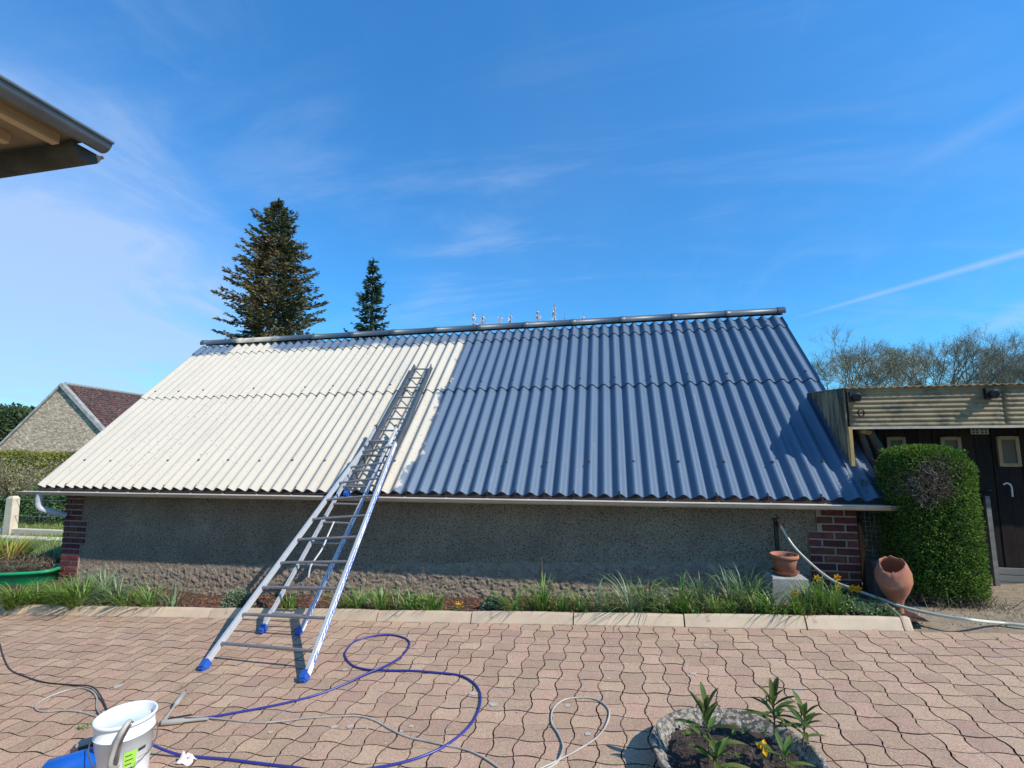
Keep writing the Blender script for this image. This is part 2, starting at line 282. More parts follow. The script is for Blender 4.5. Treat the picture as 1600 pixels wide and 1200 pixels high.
# ------------------------------------------------------------------ mesh helpers
ORI = {}
def tag(o, label=None, cat=None, group=None, kind=None):
    if label: o['label'] = label
    if cat: o['category'] = cat
    if group: o['group'] = group
    if kind: o['kind'] = kind
    return o
def empty(name, loc, label=None, cat=None, group=None, kind=None):
    o = bpy.data.objects.new(name, None); COL.objects.link(o); o.location = loc; o.empty_display_size = .1
    ORI[o] = Vector(loc); return tag(o, label, cat, group, kind)
def link_mesh(name, me, parent=None, loc=None, kind=None, rot=None):
    o = bpy.data.objects.new(name, me); COL.objects.link(o)
    base = ORI[parent] if parent is not None else Vector((0, 0, 0))
    w = Vector(loc) if loc is not None else base
    if parent is not None: o.parent = parent
    o.location = w - base
    if rot is not None: o.rotation_euler = rot
    ORI[o] = w
    if kind: o['kind'] = kind
    return o
class MB:
    def __init__(s): s.v = []; s.f = []; s.mi = []; s.sm = []; s.cur = 0
    def add(s, vs, fs, smooth=False):
        n = len(s.v); s.v.extend([tuple(p) for p in vs])
        for f in fs: s.f.append(tuple(i + n for i in f)); s.mi.append(s.cur); s.sm.append(smooth)
    def box(s, a, b):
        x0, y0, z0 = a; x1, y1, z1 = b
        s.add([(x0, y0, z0), (x1, y0, z0), (x1, y1, z0), (x0, y1, z0), (x0, y0, z1), (x1, y0, z1), (x1, y1, z1), (x0, y1, z1)],
              [(0, 3, 2, 1), (4, 5, 6, 7), (0, 1, 5, 4), (1, 2, 6, 5), (2, 3, 7, 6), (3, 0, 4, 7)]); return s
    def bar(s, p, q, w, d, wa=None):                  # rectangular bar p->q, width w along wa, depth d
        p, q = Vector(p), Vector(q); t = (q - p).normalized()
        wa = Vector(wa or (1, 0, 0)); wa = (wa - t * wa.dot(t)).normalized(); da = t.cross(wa)
        c = [wa * (i * w / 2) + da * (j * d / 2) for i, j in ((-1, -1), (1, -1), (1, 1), (-1, 1))]
        s.add([p + k for k in c] + [q + k for k in c], [(3, 2, 1, 0), (4, 5, 6, 7), (0, 1, 5, 4), (1, 2, 6, 5), (2, 3, 7, 6), (3, 0, 4, 7)]); return s
    def tube(s, pts, r, n=8, cap=True):
        pts = [Vector(p) for p in pts]; R = r if isinstance(r, (list, tuple)) else [r] * len(pts)
        t0 = (pts[1] - pts[0]).normalized(); a = t0.orthogonal().normalized(); vs = []; fs = []
        for i, p in enumerate(pts):
            t = (pts[min(i + 1, len(pts) - 1)] - pts[max(i - 1, 0)])
            if t.length < 1e-9: t = t0
            t.normalize(); a = (a - t * a.dot(t)); a = a.normalized() if a.length > 1e-6 else t.orthogonal().normalized(); b = t.cross(a)
            for k in range(n):
                an = 2 * math.pi * k / n; vs.append(p + (a * math.cos(an) + b * math.sin(an)) * R[i])
        for i in range(len(pts) - 1):
            for k in range(n): k2 = (k + 1) % n; fs.append((i * n + k, i * n + k2, (i + 1) * n + k2, (i + 1) * n + k))
        s.add(vs, fs, n > 4)
        if cap:
            s.add(vs[:n], [tuple(range(n - 1, -1, -1))]); s.add(vs[-n:], [tuple(range(n))])
        return s
    def lathe(s, prof, c=(0, 0, 0), n=28, jag=None, mtx=None):
        vs = []; fs = []; c = Vector(c)
        for i, (r, z) in enumerate(prof):
            for k in range(n):
                a = 2 * math.pi * k / n; zz = z + (jag(k / n) if jag and i in jag.rows else 0)
                v = Vector((r * math.cos(a), r * math.sin(a), zz))
                if mtx: v = mtx @ v
                vs.append(v + c)
        for i in range(len(prof) - 1):
            for k in range(n): k2 = (k + 1) % n; fs.append((i * n + k, i * n + k2, (i + 1) * n + k2, (i + 1) * n + k))
        s.add(vs, fs, True); return s
    def quad(s, a, b, c, d): s.add([a, b, c, d], [(0, 1, 2, 3)]); return s
    def mesh(s, name, mats, origin=(0, 0, 0)):
        me = bpy.data.meshes.new(name)
        v = np.array(s.v, dtype=float) - np.array(origin, dtype=float)
        me.from_pydata(v.tolist(), [], s.f)
        for m in (mats if isinstance(mats, (list, tuple)) else [mats]): me.materials.append(m)
        me.polygons.foreach_set('use_smooth', s.sm); me.polygons.foreach_set('material_index', s.mi); me.update()
        return me
    def build(s, name, mats, parent=None, origin=None, kind=None, label=None, cat=None, group=None):
        o0 = Vector(origin) if origin is not None else (ORI[parent] if parent is not None else Vector((0, 0, 0)))
        o = link_mesh(name, s.mesh(name, mats, o0), parent, o0, kind)
        return tag(o, label, cat, group)
def spline(pts, n=8):
    P = [Vector(p) for p in pts]; P = [P[0] * 2 - P[1]] + P + [P[-1] * 2 - P[-2]]; out = []
    for i in range(1, len(P) - 2):
        for k in range(n):
            t = k / n; a, b, c, d = P[i - 1:i + 3]
            out.append(.5 * ((2 * b) + (c - a) * t + (2 * a - 5 * b + 4 * c - d) * t * t + (3 * b - a - 3 * c + d) * t ** 3))
    out.append(P[-2]); return out
def blade(mb, p, dx, dy, h, L, w, seg=4, droop=1.0):
    # grass blade leaning along (dx,dy), height h, reach L
    d = Vector((dx, dy, 0)); side = Vector((-dy, dx, 0)).normalized() * (w / 2); vs = []; fs = []; p = Vector(p)
    for i in range(seg + 1):
        t = i / seg; q = p + d * (L * t ** 1.4) + Vector((0, 0, h * (t * (1 + droop) - droop * t * t * 1.0)))
        k = (1 - t) ** .6 if i < seg else .05
        vs += [q - side * k, q + side * k]
    for i in range(seg): fs.append((2 * i, 2 * i + 1, 2 * i + 3, 2 * i + 2))
    mb.add(vs, fs, True)
def tuft(c, n, h, spread, w=.012, mb=None, droop=(.1, 1.0), base=.05, dirbias=None):
    mb = mb or MB()
    for _ in range(n):
        a = ru(0, 6.283); k = ru(.3, 1)
        dx, dy = math.cos(a), math.sin(a)
        if dirbias: dx += dirbias[0]; dy += dirbias[1]; l = math.hypot(dx, dy) or 1; dx /= l; dy /= l
        hh = h * ru(.45, 1.1)
        p = (c[0] + math.cos(a) * base * rnd(), c[1] + math.sin(a) * base * rnd(), c[2] - .01)
        blade(mb, p, dx, dy, hh, spread * k, w * ru(.6, 1.3), 4, ru(*droop))
    return mb
def leaf(mb, p, d, L, w, up=None, fold=0.0):
    p = Vector(p); d = Vector(d).normalized(); u = Vector(up) if up else Vector((ru(-1, 1), ru(-1, 1), ru(-1, 1)))
    s = d.cross(u)
    if s.length < 1e-4: s = d.orthogonal()
    s = s.normalized() * (w / 2); nrm = s.cross(d).normalized() * fold
    mb.add([p, p + d * L * .5 - s + nrm, p + d * L, p + d * L * .5 + s + nrm], [(0, 1, 2, 3)])
def rdir():
    z = ru(-1, 1); a = ru(0, 6.283); r = math.sqrt(1 - z * z); return Vector((r * math.cos(a), r * math.sin(a), z))
def leaf_blob(mb, c, rad, n, L, w, hollow=.55, low=-1):
    for _ in range(n):
        d = rdir()
        if d.z < low: d.z = -d.z
        k = ru(hollow, 1) ; p = Vector((c[0] + d.x * rad[0] * k, c[1] + d.y * rad[1] * k, c[2] + d.z * rad[2] * k))
        leaf(mb, p, d + rdir() * .9, L * ru(.6, 1.3), w * ru(.6, 1.3))
def wire_path(pts, r, name, m, label, cat, n=8, res=8, parent=None):
    mb = MB().tube(spline(pts, res), r, n); return mb.build(name, m, parent, label=label, cat=cat)

# ------------------------------------------------------------------ terrain and surfaces
xs = [-400, -150, -60, -40, -30, -24, -18, -14, -11, -9, -6, -3, 0, 2.4, 3.2, 4.5, 6, 8, 12, 20, 40, 100, 400]
ys = [-60, -20, -8, -2, 1, 3, 4.8, 4.88, 6.17, 6.45, 8, 10, 12, 15, 20, 30, 45, 70, 110, 200, 400]
mb = MB()
def terr(x, y):
    z = gz(x) - .06
    if y > 5.0 and x > 2.3: z -= min(.11, (y - 5.0) * .09)
    return z
for y in ys:
    for x in xs: mb.v.append((x, y, terr(x, y) - (.4 if 4.85 < y < 6.2 and -9.1 < x < 2.5 else 0)))
nx = len(xs)
mb.add([], [])
for j in range(len(ys) - 1):
    for i in range(nx - 1): mb.f.append((j * nx + i, j * nx + i + 1, (j + 1) * nx + i + 1, (j + 1) * nx + i)); mb.mi.append(0); mb.sm.append(True)
mb.build('ground', MT['earth'], kind='structure')
# gravel yard on the right, behind the paving
mb = MB(); G = []
nxg, nyg = 60, 30
for j in range(nyg + 1):
    for i in range(nxg + 1):
        x = 2.30 + i * .1; y = 4.80 + j * .07
        G.append((x, y, terr(x, y) + .045 + .012 * noise.noise((x * 4, y * 4, 0)) + (.01 if y > 5 else 0)))
mb.add(G, [(j * (nxg + 1) + i, j * (nxg + 1) + i + 1, (j + 1) * (nxg + 1) + i + 1, (j + 1) * (nxg + 1) + i) for j in range(nyg) for i in range(nxg)], True)
mb.build('gravel_path', MT['gravel'], kind='structure')
st = MB()
for _ in range(2600):
    x = ru(2.35, 7.5); y = ru(4.9, 6.4); r = ru(.004, .013) ; z = terr(x, y) + .055
    st.add([(x - r, y, z), (x, y - r * .8, z), (x + r, y, z), (x, y + r * .8, z), (x, y, z + r * .8)], [(0, 1, 4), (1, 2, 4), (2, 3, 4), (3, 0, 4)])
st.build('gravel_stones', mat('gravel_stone', (.42, .34, .24), (.26, .21, .16), isl=.35, scale=9), kind='stuff', label='loose pale gravel scattered by the black shed', cat='gravel')

# paving: base + interlocking wave pavers, cell 0.15 m
CELL = .15; PX0, PX1, PY0, PY1 = -8.4, 6.0, .9, 4.785
pav = empty('paving', (0, 3, 0), kind='structure')
def skin(x, y, dz): return (x, y, SL * x + dz)
b_ = MB(); b_.quad(skin(PX0, PY0, -.012), skin(PX1, PY0, -.012), skin(PX1, PY1, -.012), skin(PX0, PY1, -.012)); b_.build('joint_bed', MT['joint'], pav)
AV, AH = .0165, .0125
def vs_(t): return max(0, min(1, (min(t, 1 - t) - .10) / .24)) ** .9
def outline(sg):
    h = CELL / 2; P = []
    ht = (.25, .5, .75); vt = (.12, .32, .5, .68, .88)
    hb = lambda t: AH * math.sin(math.pi * t)
    P.append((-h, -h)); P += [(-h + CELL * t, -h + sg * hb(t)) for t in ht]
    P.append((h, -h)); P += [(h + sg * AV * vs_(t), -h + CELL * t) for t in vt]
    P.append((h, h)); P += [(h - CELL * t, h - sg * hb(t)) for t in ht]
    P.append((-h, h)); P += [(-h - sg * AV * vs_(t), h - CELL * t) for t in vt]
    return P
def inset(P, d):
    n = len(P); out = []
    for i in range(n):
        a, b, c = Vector(P[i - 1]), Vector(P[i]), Vector(P[(i + 1) % n])
        t1 = (b - a).normalized(); t2 = (c - b).normalized(); nn = Vector((-(t1.y + t2.y), t1.x + t2.x)).normalized()
        out.append(b + nn * d)
    return out
PAV = {}
for sg in (1, -1):
    P = outline(sg); A_ = inset(P, .0038); B_ = inset(P, .0060)
    vs = [(p.x, p.y, 0) for p in A_] + [(p.x * 1.004, p.y * 1.004, -.0125) for p in A_] + [(p.x, p.y, -.02) for p in A_]; n = len(P)
    fs = [tuple(range(n))] + [(n + i, n + (i + 1) % n, (i + 1) % n, i) for i in range(n)]
    PAV[sg] = (vs[:2 * n], fs, n)
cells = []
ni = int((PX1 - PX0) / CELL); nj = int((PY1 - PY0) / CELL)
vis = lambda p: (lambda c: c.dot(FW) > .3 and abs(c.dot(RT) / c.dot(FW)) < 1.06 and abs(c.dot(UP) / c.dot(FW)) < .80)(Vector(p) - EYEV)
for j in range(nj):
    for i in range(ni):
        x = PX0 + (i + .5) * CELL; y = PY1 - (j + .5) * CELL
        cells.append((x, y, 1 if (i + j) % 2 == 0 else -1))
inview = sorted([c for c in cells if vis((c[0], c[1], SL * c[0])) and not ((c[0] + 2.85) ** 2 + (c[1] - 2.5) ** 2 < .01)], key=lambda c: (Vector((c[0], c[1], SL * c[0])) - EYEV).length)
near = set(inview[:300])
SLA = -math.atan(SL)
pm = {}
for sg in (1, -1):
    me = bpy.data.meshes.new('paver'); vs, fs, n = PAV[sg]
    me.from_pydata(vs, [], fs); me.materials.append(MT['paver']); me.materials.append(MT['joint']); me.polygons.foreach_set('material_index', [0] + [1] * (len(fs) - 1)); pm[sg] = me
far = MB()
for c in cells:
    x, y, sg = c; dz = ru(-.0015, .0015); tx, ty = ru(-.008, .008), ru(-.008, .008); jx, jy = ru(-.0012, .0012), ru(-.0012, .0012)
    if c in near:
        link_mesh('paver', pm[sg], pav, (x + jx, y + jy, SL * x + dz), rot=(tx, SLA + ty, ru(-.006, .006)))
    else:
        vs, fs, n = PAV[sg]
        far.add([(x + jx + v[0], y + jy + v[1], SL * (x + v[0]) + dz + v[2] + tx * v[1] - ty * v[0]) for v in vs], fs); far.mi[-len(fs) + 1:] = [1] * (len(fs) - 1)
far.build('paver_field', [MT['paver_far'], MT['joint']], pav, kind='stuff')
# weeds/moss in joints
mb = MB()
for _ in range(70):
    x = ru(-7, 5); y = ru(2.2, 4.75) if rnd() < .6 else ru(4.6, 4.78); x = PX0 + round((x - PX0) / CELL) * CELL
    for _ in range(random.choice((2, 3, 6))): a = ru(0, 6.28); blade(mb, (x + ru(-.01, .01), y + ru(-.02, .02), SL * x - .004), math.cos(a), math.sin(a), ru(.008, .025), ru(.01, .03), .004, 2)
p0 = gnd(130, 1138)
for _ in range(14): a = ru(0, 6.28); blade(mb, (p0.x + ru(-.02, .02), p0.y + ru(-.02, .02), SL * p0.x), math.cos(a), math.sin(a), ru(.01, .03), ru(.03, .07), .007, 3)
mb.build('joint_weeds', MT['gr1'], kind='stuff', label='small green weeds sprouting in the paver joints', cat='weeds')

mb = MB(); random.seed(77)
for _ in range(46):
    q_ = gnd(ru(560, 1240), ru(1000, 1190)) if rnd() < .7 else gnd(ru(120, 560), ru(1000, 1180)); r_ = ru(.006, .024) * (1 if rnd() < .8 else 1.6); n_ = 9
    ring_ = [(q_.x + r_ * math.cos(6.283 * k / n_) * ru(.6, 1.2), q_.y + r_ * math.sin(6.283 * k / n_) * ru(.6, 1.2)) for k in range(n_)]
    mb.add([(a, b, SL * a + .0035) for a, b in ring_], [tuple(range(n_))])
mb.build('lichen_spots', mat('lichen_spot', (.50, .44, .36), (.38, .33, .27), scale=60, rough=1), kind='stuff', label='pale lichen and dried splash spots scattered on the pavers', cat='stains')
# kerb
kb = empty('kerb', (0, 4.83, 0), kind='structure')
KY0, KY1 = 4.785, 4.875
x = -9.4; kx = []
while x < 2.3:
    L_ = .985 if x < 1.3 else .72
    kx.append((x, min(x + L_, 2.36))); x += L_ + .012
for (a, b) in kx:
    m_ = MB(); h = .092 + ru(-.004, .004); yo = ru(-.004, .004); c = .012
    def kp(xx, y, z): return (xx, y + yo, SL * xx + z)
    prof = [(KY0, -.06), (KY0 + .004, .004), (KY0 + .046, h - c), (KY0 + .056, h), (KY1 - .008, h), (KY1, h - .01), (KY1, -.06)]
    nseg = 4; V = []
    for k in range(nseg + 1):
        xx = a + (b - a) * k / nseg; w = .003 * noise.noise((xx * 5, 0, 0))
        e = .006 if k in (0, nseg) else 0
        for (y, z) in prof: V.append(kp(xx, y + w + (e * .5 if y < 4.8 else 0), z - (e if z > .05 else 0)))
    n = len(prof); FF = [(k * n + i, (k + 1) * n + i, (k + 1) * n + i + 1, k * n + i + 1) for k in range(nseg) for i in range(n - 1)]
    FF += [tuple(range(n)), tuple(range(nseg * n + n - 1, nseg * n - 1, -1))]
    m_.add(V, FF); m_.build('kerb_stone', MT['kerb'], kb, origin=((a + b) / 2, 4.83, SL * a))

# flower bed
def bedz(x, y):
    t = (y - KY1) / 1.3
    drop = .22 * max(0, min(1, (x + 8.6) / 3)) * (1 - .35 * max(0, x) / 2.5)
    return SL * max(x, -18) + .055 - drop * min(1, t * 1.05) + .03 * noise.noise((x * 1.7, y * 1.7, 3)) + .012 * noise.noise((x * 9, y * 9, 1))
mb = MB(); V = []; nxb, nyb = 300, 32
for j in range(nyb + 1):
    for i in range(nxb + 1):
        x = -11.5 + i * (2.55 + 11.5) / nxb; y = KY1 + j * (6.22 - KY1) / nyb; V.append((x, y, bedz(x, y) if j else SL * x + .05))
mb.add(V, [(j * (nxb + 1) + i, j * (nxb + 1) + i + 1, (j + 1) * (nxb + 1) + i + 1, (j + 1) * (nxb + 1) + i) for j in range(nyb) for i in range(nxb)], True)
mb.build('flower_bed_soil', MT['soil'], kind='structure')
mb = MB()
for _ in range(5200):
    x = ru(-8.3, 2.4); y = ru(KY1 + .01, 6.0); z = bedz(x, y) + .006; d = rdir(); d.z *= .35; u = rdir(); L_ = ru(.012, .045); w = L_ * ru(.25, .6)
    d.normalize(); s = d.cross(Vector((u.x * .4, u.y * .4, 1))).normalized() * w / 2; p = Vector((x, y, z)); tt = Vector((0, 0, .004))
    mb.add([p - s, p + s, p + s + d * L_, p - s * .7 + d * L_, p - s + tt, p + s + tt, p + s + d * L_ + tt, p - s * .7 + d * L_ + tt], [(4, 5, 6, 7), (0, 1, 5, 4), (1, 2, 6, 5), (2, 3, 7, 6), (3, 0, 4, 7)])
mb.build('bark_chips', MT['chip'], kind='stuff', label='reddish bark chips covering the bed along the wall', cat='bark chips')

# ------------------------------------------------------------------ the long low shed
EY, EZ = 5.9117, 1.0745                       # eave crest line
TY, TZ = 8.7555, 3.7354
SLOPE = math.atan2(TZ - EZ, TY - EY); SS = Vector((0, math.cos(SLOPE), math.sin(SLOPE))); NN = Vector((0, -math.sin(SLOPE), math.cos(SLOPE)))
P_, WX0 = .177, 2.1632; AMP = .0315
XL, XR = WX0 - 61.25 * P_, WX0 + 3.75 * P_
def rp(x, v, off=0.0): return Vector((x, EY, EZ)) + SS * v + NN * off
def roofhit(px, py, off=0.0):
    d = ray(px, py); o = rp(0, 0, off); t = (o - EYEV).dot(NN) / d.dot(NN); return EYEV + d * t
shed = empty('low_shed', (-3, 6.16, 0), 'long low shed with roughcast wall and corrugated roof half repainted slate blue', 'shed')
def wave(x): return AMP * (math.cos(2 * math.pi * (x - WX0) / P_) - 1)
def sheet(name, xa, xb, va, vb, o0, o1, parent, left_lift=.007, right_lift=0.0, nv=1, th=.0065, mirror=None, origin=None):
    xs = []; x = xa; step = P_ / 12
    n = max(2, int(round((xb - xa) / step))); xs = [xa + (xb - xa) * i / n for i in range(n + 1)]
    V = []
    for layer in (0, 1):
        for j in range(nv + 1):
            t = j / nv; v = va + (vb - va) * t; oo = o0 + (o1 - o0) * t
            for xx in xs:
                s = (xx - xa) / (xb - xa); lf = left_lift * max(0, 1 - s * 3) + right_lift * max(0, s * 3 - 2)
                p = rp(xx, v, oo + lf + wave(xx) - th * layer)
                if mirror: p = mirror(p)
                V.append(p)
    m = len(xs); F = []; E_ = []; K = m * (nv + 1)
    for j in range(nv):
        for i in range(n):
            a = j * m + i; F.append((a, a + 1, a + m + 1, a + m)); F.append((K + a, K + a + m, K + a + m + 1, K + a + 1))
    for i in range(n):
        E_.append((i, K + i, K + i + 1, i + 1)); a = nv * m + i; E_.append((a, a + 1, K + a + 1, K + a))
    for j in range(nv):
        a = j * m; E_.append((a, a + m, K + a + m, K + a)); a = j * m + n; E_.append((a, K + a, K + a + m, a + m))
    if mirror: F = [tuple(reversed(f)) for f in F]; E_ = [tuple(reversed(f)) for f in E_]
    mb = MB(); mb.add(V, F, True)
    for f in E_: mb.add([V[i] for i in f], [(0, 1, 2, 3)])
    ob = mb.build(name, MT['sheet'], parent, origin=origin)
    return ob
roof = empty('roof', (-3, 7.3, 2.4)); roof.parent = shed; roof.location = Vector((-3, 7.3, 2.4)) - ORI[shed]
VL, VTOP, VF = 2.12, 3.80, 3.60
for k in range(13):
    xa = XL + k * 5 * P_; xb = min(xa + 5.45 * P_, XR)
    a2 = xa
    jit = ru(-.004, .004)
    sheet('corrugated_sheet', xa, xb, -.006 + jit, VL + .14, .003, 0, roof)
    sheet('corrugated_sheet', xa, xb, VL + jit, VTOP, .020, .004, roof)
    # ridge piece: corrugated wing + half-round roll
    rg = sheet('ridge_piece', xa, xb, VF + jit, 3.93, .024, .012, roof, left_lift=.006)
    me = rg.data; nb = len(me.vertices)
    RC = Vector((0, 8.815, 3.822)); rr = .074
    m2 = MB(); V = []; nA = 14
    cols = [(xa - .012, rr * 1.10), (xa + .09, rr * 1.10), (xa + .091, rr), (min(xa + 5 * P_ + .02, XR + .03), rr)]
    for (xx, r_) in cols:
        for i in range(nA + 1):
            a = math.radians(-28 + 236 * i / nA); V.append((xx, RC.y - r_ * math.cos(a), RC.z + r_ * math.sin(a)))
    m2.add(V, [(c * (nA + 1) + i, c * (nA + 1) + i + 1, (c + 1) * (nA + 1) + i + 1, (c + 1) * (nA + 1) + i) for c in range(len(cols) - 1) for i in range(nA)], True)
    if k == 12:
        V = [(XR + .03, RC.y, RC.z)] + [(XR + .03, RC.y - rr * math.cos(math.radians(-28 + 236 * i / nA)), RC.z + rr * math.sin(math.radians(-28 + 236 * i / nA))) for i in range(nA + 1)]
        m2.add(V, [(0, i + 2, i + 1) for i in range(nA)])
        V = []
        for (xx, r_) in ((XR - .07, rr * 1.12), (XR + .045, rr * 1.12)):
            for i in range(nA + 1):
                a = math.radians(-28 + 236 * i / nA); V.append((xx, RC.y - r_ * math.cos(a), RC.z + r_ * math.sin(a)))
        m2.add(V, [(i, i + 1, nA + 2 + i, nA + 1 + i) for i in range(nA)], True)
    m2.build('ridge_roll', MT['sheet'], rg)
mir = lambda p: Vector((p.x, 2 * 8.86 - p.y, p.z))
for k in range(3):
    sheet('back_roof_sheet', XL + k * (XR - XL) / 3, XL + (k + 1) * (XR - XL) / 3, 0, 3.9, 0, 0, roof, 0, mirror=mir)
rmat = MT['sheet'].copy(); rmat.name = 'painted_ridge'
for n_ in rmat.node_tree.nodes:
    if n_.type == 'MIX':
        for k in (6, 7):
            v_ = n_.inputs[k].default_value
            if v_[2] > v_[0] * 1.3: n_.inputs[k].default_value = (v_[0] * .62, v_[1] * .58, v_[2] * .52, 1)
for o_ in bpy.data.objects:
    if o_.name.startswith(('ridge_roll',)): o_.data.materials[0] = rmat
# fixing bolts and hook clips: rows across the sheets
bolt = MB(); bolt.lathe([(.0, .016), (.009, .014), (.011, .004), (.020, .003), (.020, 0)], n=8)
bme = bolt.mesh('roof_bolt', mat('bolt_cap', (.09, .08, .07), (.06, .05, .05), rough=.7))
qr = NN.to_track_quat('Z', 'Y').to_euler()
for vrow, off in ((.513, .004), (2.285, .020)):
    for i in range(-60, 4, 3):
        if rnd() < .93:
            x = WX0 + (i + (1 if vrow < 1 else 0)) * P_
            link_mesh('roof_bolt', bme, roof, rp(x + ru(-.012, .012), vrow + ru(-.015, .015), off), rot=qr)
for i in range(-14, 4, 4):
    link_mesh('roof_bolt', bme, roof, rp(WX0 + i * P_, 3.72, .016), rot=qr)
hk = MB(); hk.bar((0, -.02, -.035), (0, -.004, .03), .010, .006); hk.bar((0, -.004, .03), (0, .07, .045), .010, .006)
hme = hk.mesh('eave_hook', MT['darkwood'])
for i in list(range(0, -16, -3)) + [-17, -19, -21] + list(range(-24, -55, -3)) + [-58]:
    link_mesh('eave_hook', hme, roof, rp(WX0 + i * P_, -.006, -.01))
# verge closing strips are part of the sheets; walls
wall = MB(); nxw, nzw = 880, 112
wx0, wx1 = -8.33, 2.54
rng = np.random.RandomState(3)
V = []
for j in range(nzw + 1):
    for i in range(nxw + 1):
        x = wx0 + (wx1 - wx0) * i / nxw; z0 = SL * x - .34; z = z0 + (1.12 - z0) * j / nzw
        lowf = max(0, min(1, (SL * x + .27 - z) / .10))
        a = noise.noise((x * 14, z * 16, 0)); b = noise.noise((x * 34, z * 40, 5)); c = noise.noise((x * 6, z * 11, 9))
        dep = .006 * a + .0045 * b + lowf * (.010 + .004 * abs(a) + .004 * b + .004 * c - .010 * max(0, 1 - 3.2 * abs(noise.noise((x * 7, z * 19, 2)))) ** 2)
        inq = (x > (2.09 if z < .68 else 2.18)) or x < (-7.955 if .20 < z < .53 else -8.045)
        V.append((x, 6.205 if inq else 6.16 - .004 - dep, z))
wall.add(V, [(j * (nxw + 1) + i, j * (nxw + 1) + i + 1, (j + 1) * (nxw + 1) + i + 1, (j + 1) * (nxw + 1) + i) for j in range(nzw) for i in range(nxw)], True)
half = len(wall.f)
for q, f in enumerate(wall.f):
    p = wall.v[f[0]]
    if p[2] < SL * p[0] + .235 + .03 * noise.noise((p[0] * 3, p[2] * 5, 4)): wall.mi[q] = 1  # rough plinth band; lighter colour also paints in the sunlight below the eave shadow
wall.build('roughcast_wall', [MT['render'], mat('worn_sunlit_plinth', (.46, .36, .26), (.35, .265, .19), rough=1, scale=9, bump=1, bscale=50, bdist=.03, c3=(.22, .165, .115), s3=26, a3=(.52, .66))], shed)
core = MB(); core.box((-8.34, 6.175, -.6), (2.55, 6.40, 1.14)); core.box((-8.34, 11.4, -.6), (2.55, 11.56, 1.1))
for xg in (-8.34, 2.35):
    core.add([(xg, 6.42, -.6), (xg, 11.38, -.6), (xg, 11.38, 1.1), (xg, 8.86, 3.55), (xg, 6.42, 1.18), (xg + .2, 6.42, -.6), (xg + .2, 11.38, -.6), (xg + .2, 11.38, 1.1), (xg + .2, 8.86, 3.55), (xg + .2, 6.42, 1.18)],
             [(0, 1, 2, 3, 4), (9, 8, 7, 6, 5), (0, 4, 9, 5), (4, 3, 8, 9), (3, 2, 7, 8), (2, 1, 6, 7)])
core.build('wall_core', MT['mortar'], shed)
# brick quoins
bs = []
for q_ in range(6):
    m_ = MB(); lx, hz, dp = .218, .064, .05; e = .006
    c = [(-lx / 2, -hz / 2), (lx / 2, -hz / 2), (lx / 2, hz / 2), (-lx / 2, hz / 2)]
    c2 = [(a + (e if a < 0 else -e) + ru(-.003, .003), b + (e if b < 0 else -e) + ru(-.003, .003)) for a, b in c]
    m_.add([(a, -dp / 2 + ru(-.001, .002), b) for a, b in c2] + [(a, -dp / 2 + .008, b) for a, b in c] + [(a, dp / 2, b) for a, b in c],
           [(0, 1, 2, 3)] + [(4 + i, 4 + (i + 1) % 4, (i + 1) % 4, i) for i in range(4)] + [(8 + i, 8 + (i + 1) % 4, 4 + (i + 1) % 4, 4 + i) for i in range(4)])
    bs.append(m_.mesh('brick', MT['brick']))
def quoin(xo, sgn, widths, zt, zb):
    z = zt; k = 0; pil = empty('brick_quoin', (xo, 6.15, zb)); pil.parent = shed; pil.location = Vector((xo, 6.15, zb)) - ORI[shed]
    mm = MB(); n = int((zt - zb) / .0835) + 1
    while z > zb:
        w = widths(k); x = 0.0; first = .222 if k % 2 == 0 else .108
        mm.box((min(xo, xo + sgn * w), 6.142 + .0007 * (k % 3), z - .0835 + .0005), (max(xo, xo + sgn * w), 6.23, z))
        ws = []
        while x < w - .03:
            L_ = min(first if not ws else .222, w - x - .004)
            if w - x - L_ < .05: L_ = w - x - .004
            ws.append((x, L_)); x += L_ + .019
        for (a, L_) in ws:
            if L_ < .03: continue
            o = link_mesh('brick', random.choice(bs), pil, (xo + sgn * (a + L_ / 2 + .002), 6.152 + ru(-.004, .003), z - .042), rot=(0, ru(-.012, .012), 0))
            o.scale = (L_ / .222, 1, 1)
        z -= .0835; k += 1
    mm.build('mortar_bed', MT['mortar'], pil)
quoin(2.575, -1, lambda k: .40 if k < 4 else .49, 1.0, -.15)
quoin(-8.37, 1, lambda k: .33 if k < 5 else (.43 if k < 9 else .34), .93, -.50)
eb = MB(); eb.box((XL + .05, 5.912, .965), (XR - .05, 5.932, 1.013)); V = []; F_ = []; nn_ = int((XR - XL - .1) / (P_ / 10))
for i in range(nn_ + 1):
    x = XL + .05 + (XR - XL - .1) * i / nn_
    zz_ = 1.095 + wave(x) / .731 - .0035; V += [(x, 5.934, .945), (x, 5.934, zz_), (x, 5.944, .945), (x, 5.944, zz_ + .009)]  # wavy closure added to stop sun leaking under the sheets
for i in range(nn_): a = 4 * i; F_ += [(a, a + 4, a + 5, a + 1), (a + 2, a + 3, a + 7, a + 6), (a + 1, a + 5, a + 7, a + 3)]
eb.add(V, F_); eb.box((XL + .05, 5.960, .93), (XR - .05, 5.974, 1.027)); eb.build('eave_board_sun_stop', MT['darkwood'], shed)  # rear board is unseen, added to block sun dots on the wall
sf = MB()
x = -8.2
while x < 2.6: sf.box((x, 5.99, .97), (x + .07, 6.2, 1.035)); x += .62
sf.build('rafter_ends', MT['darkwood'], shed, kind='stuff')
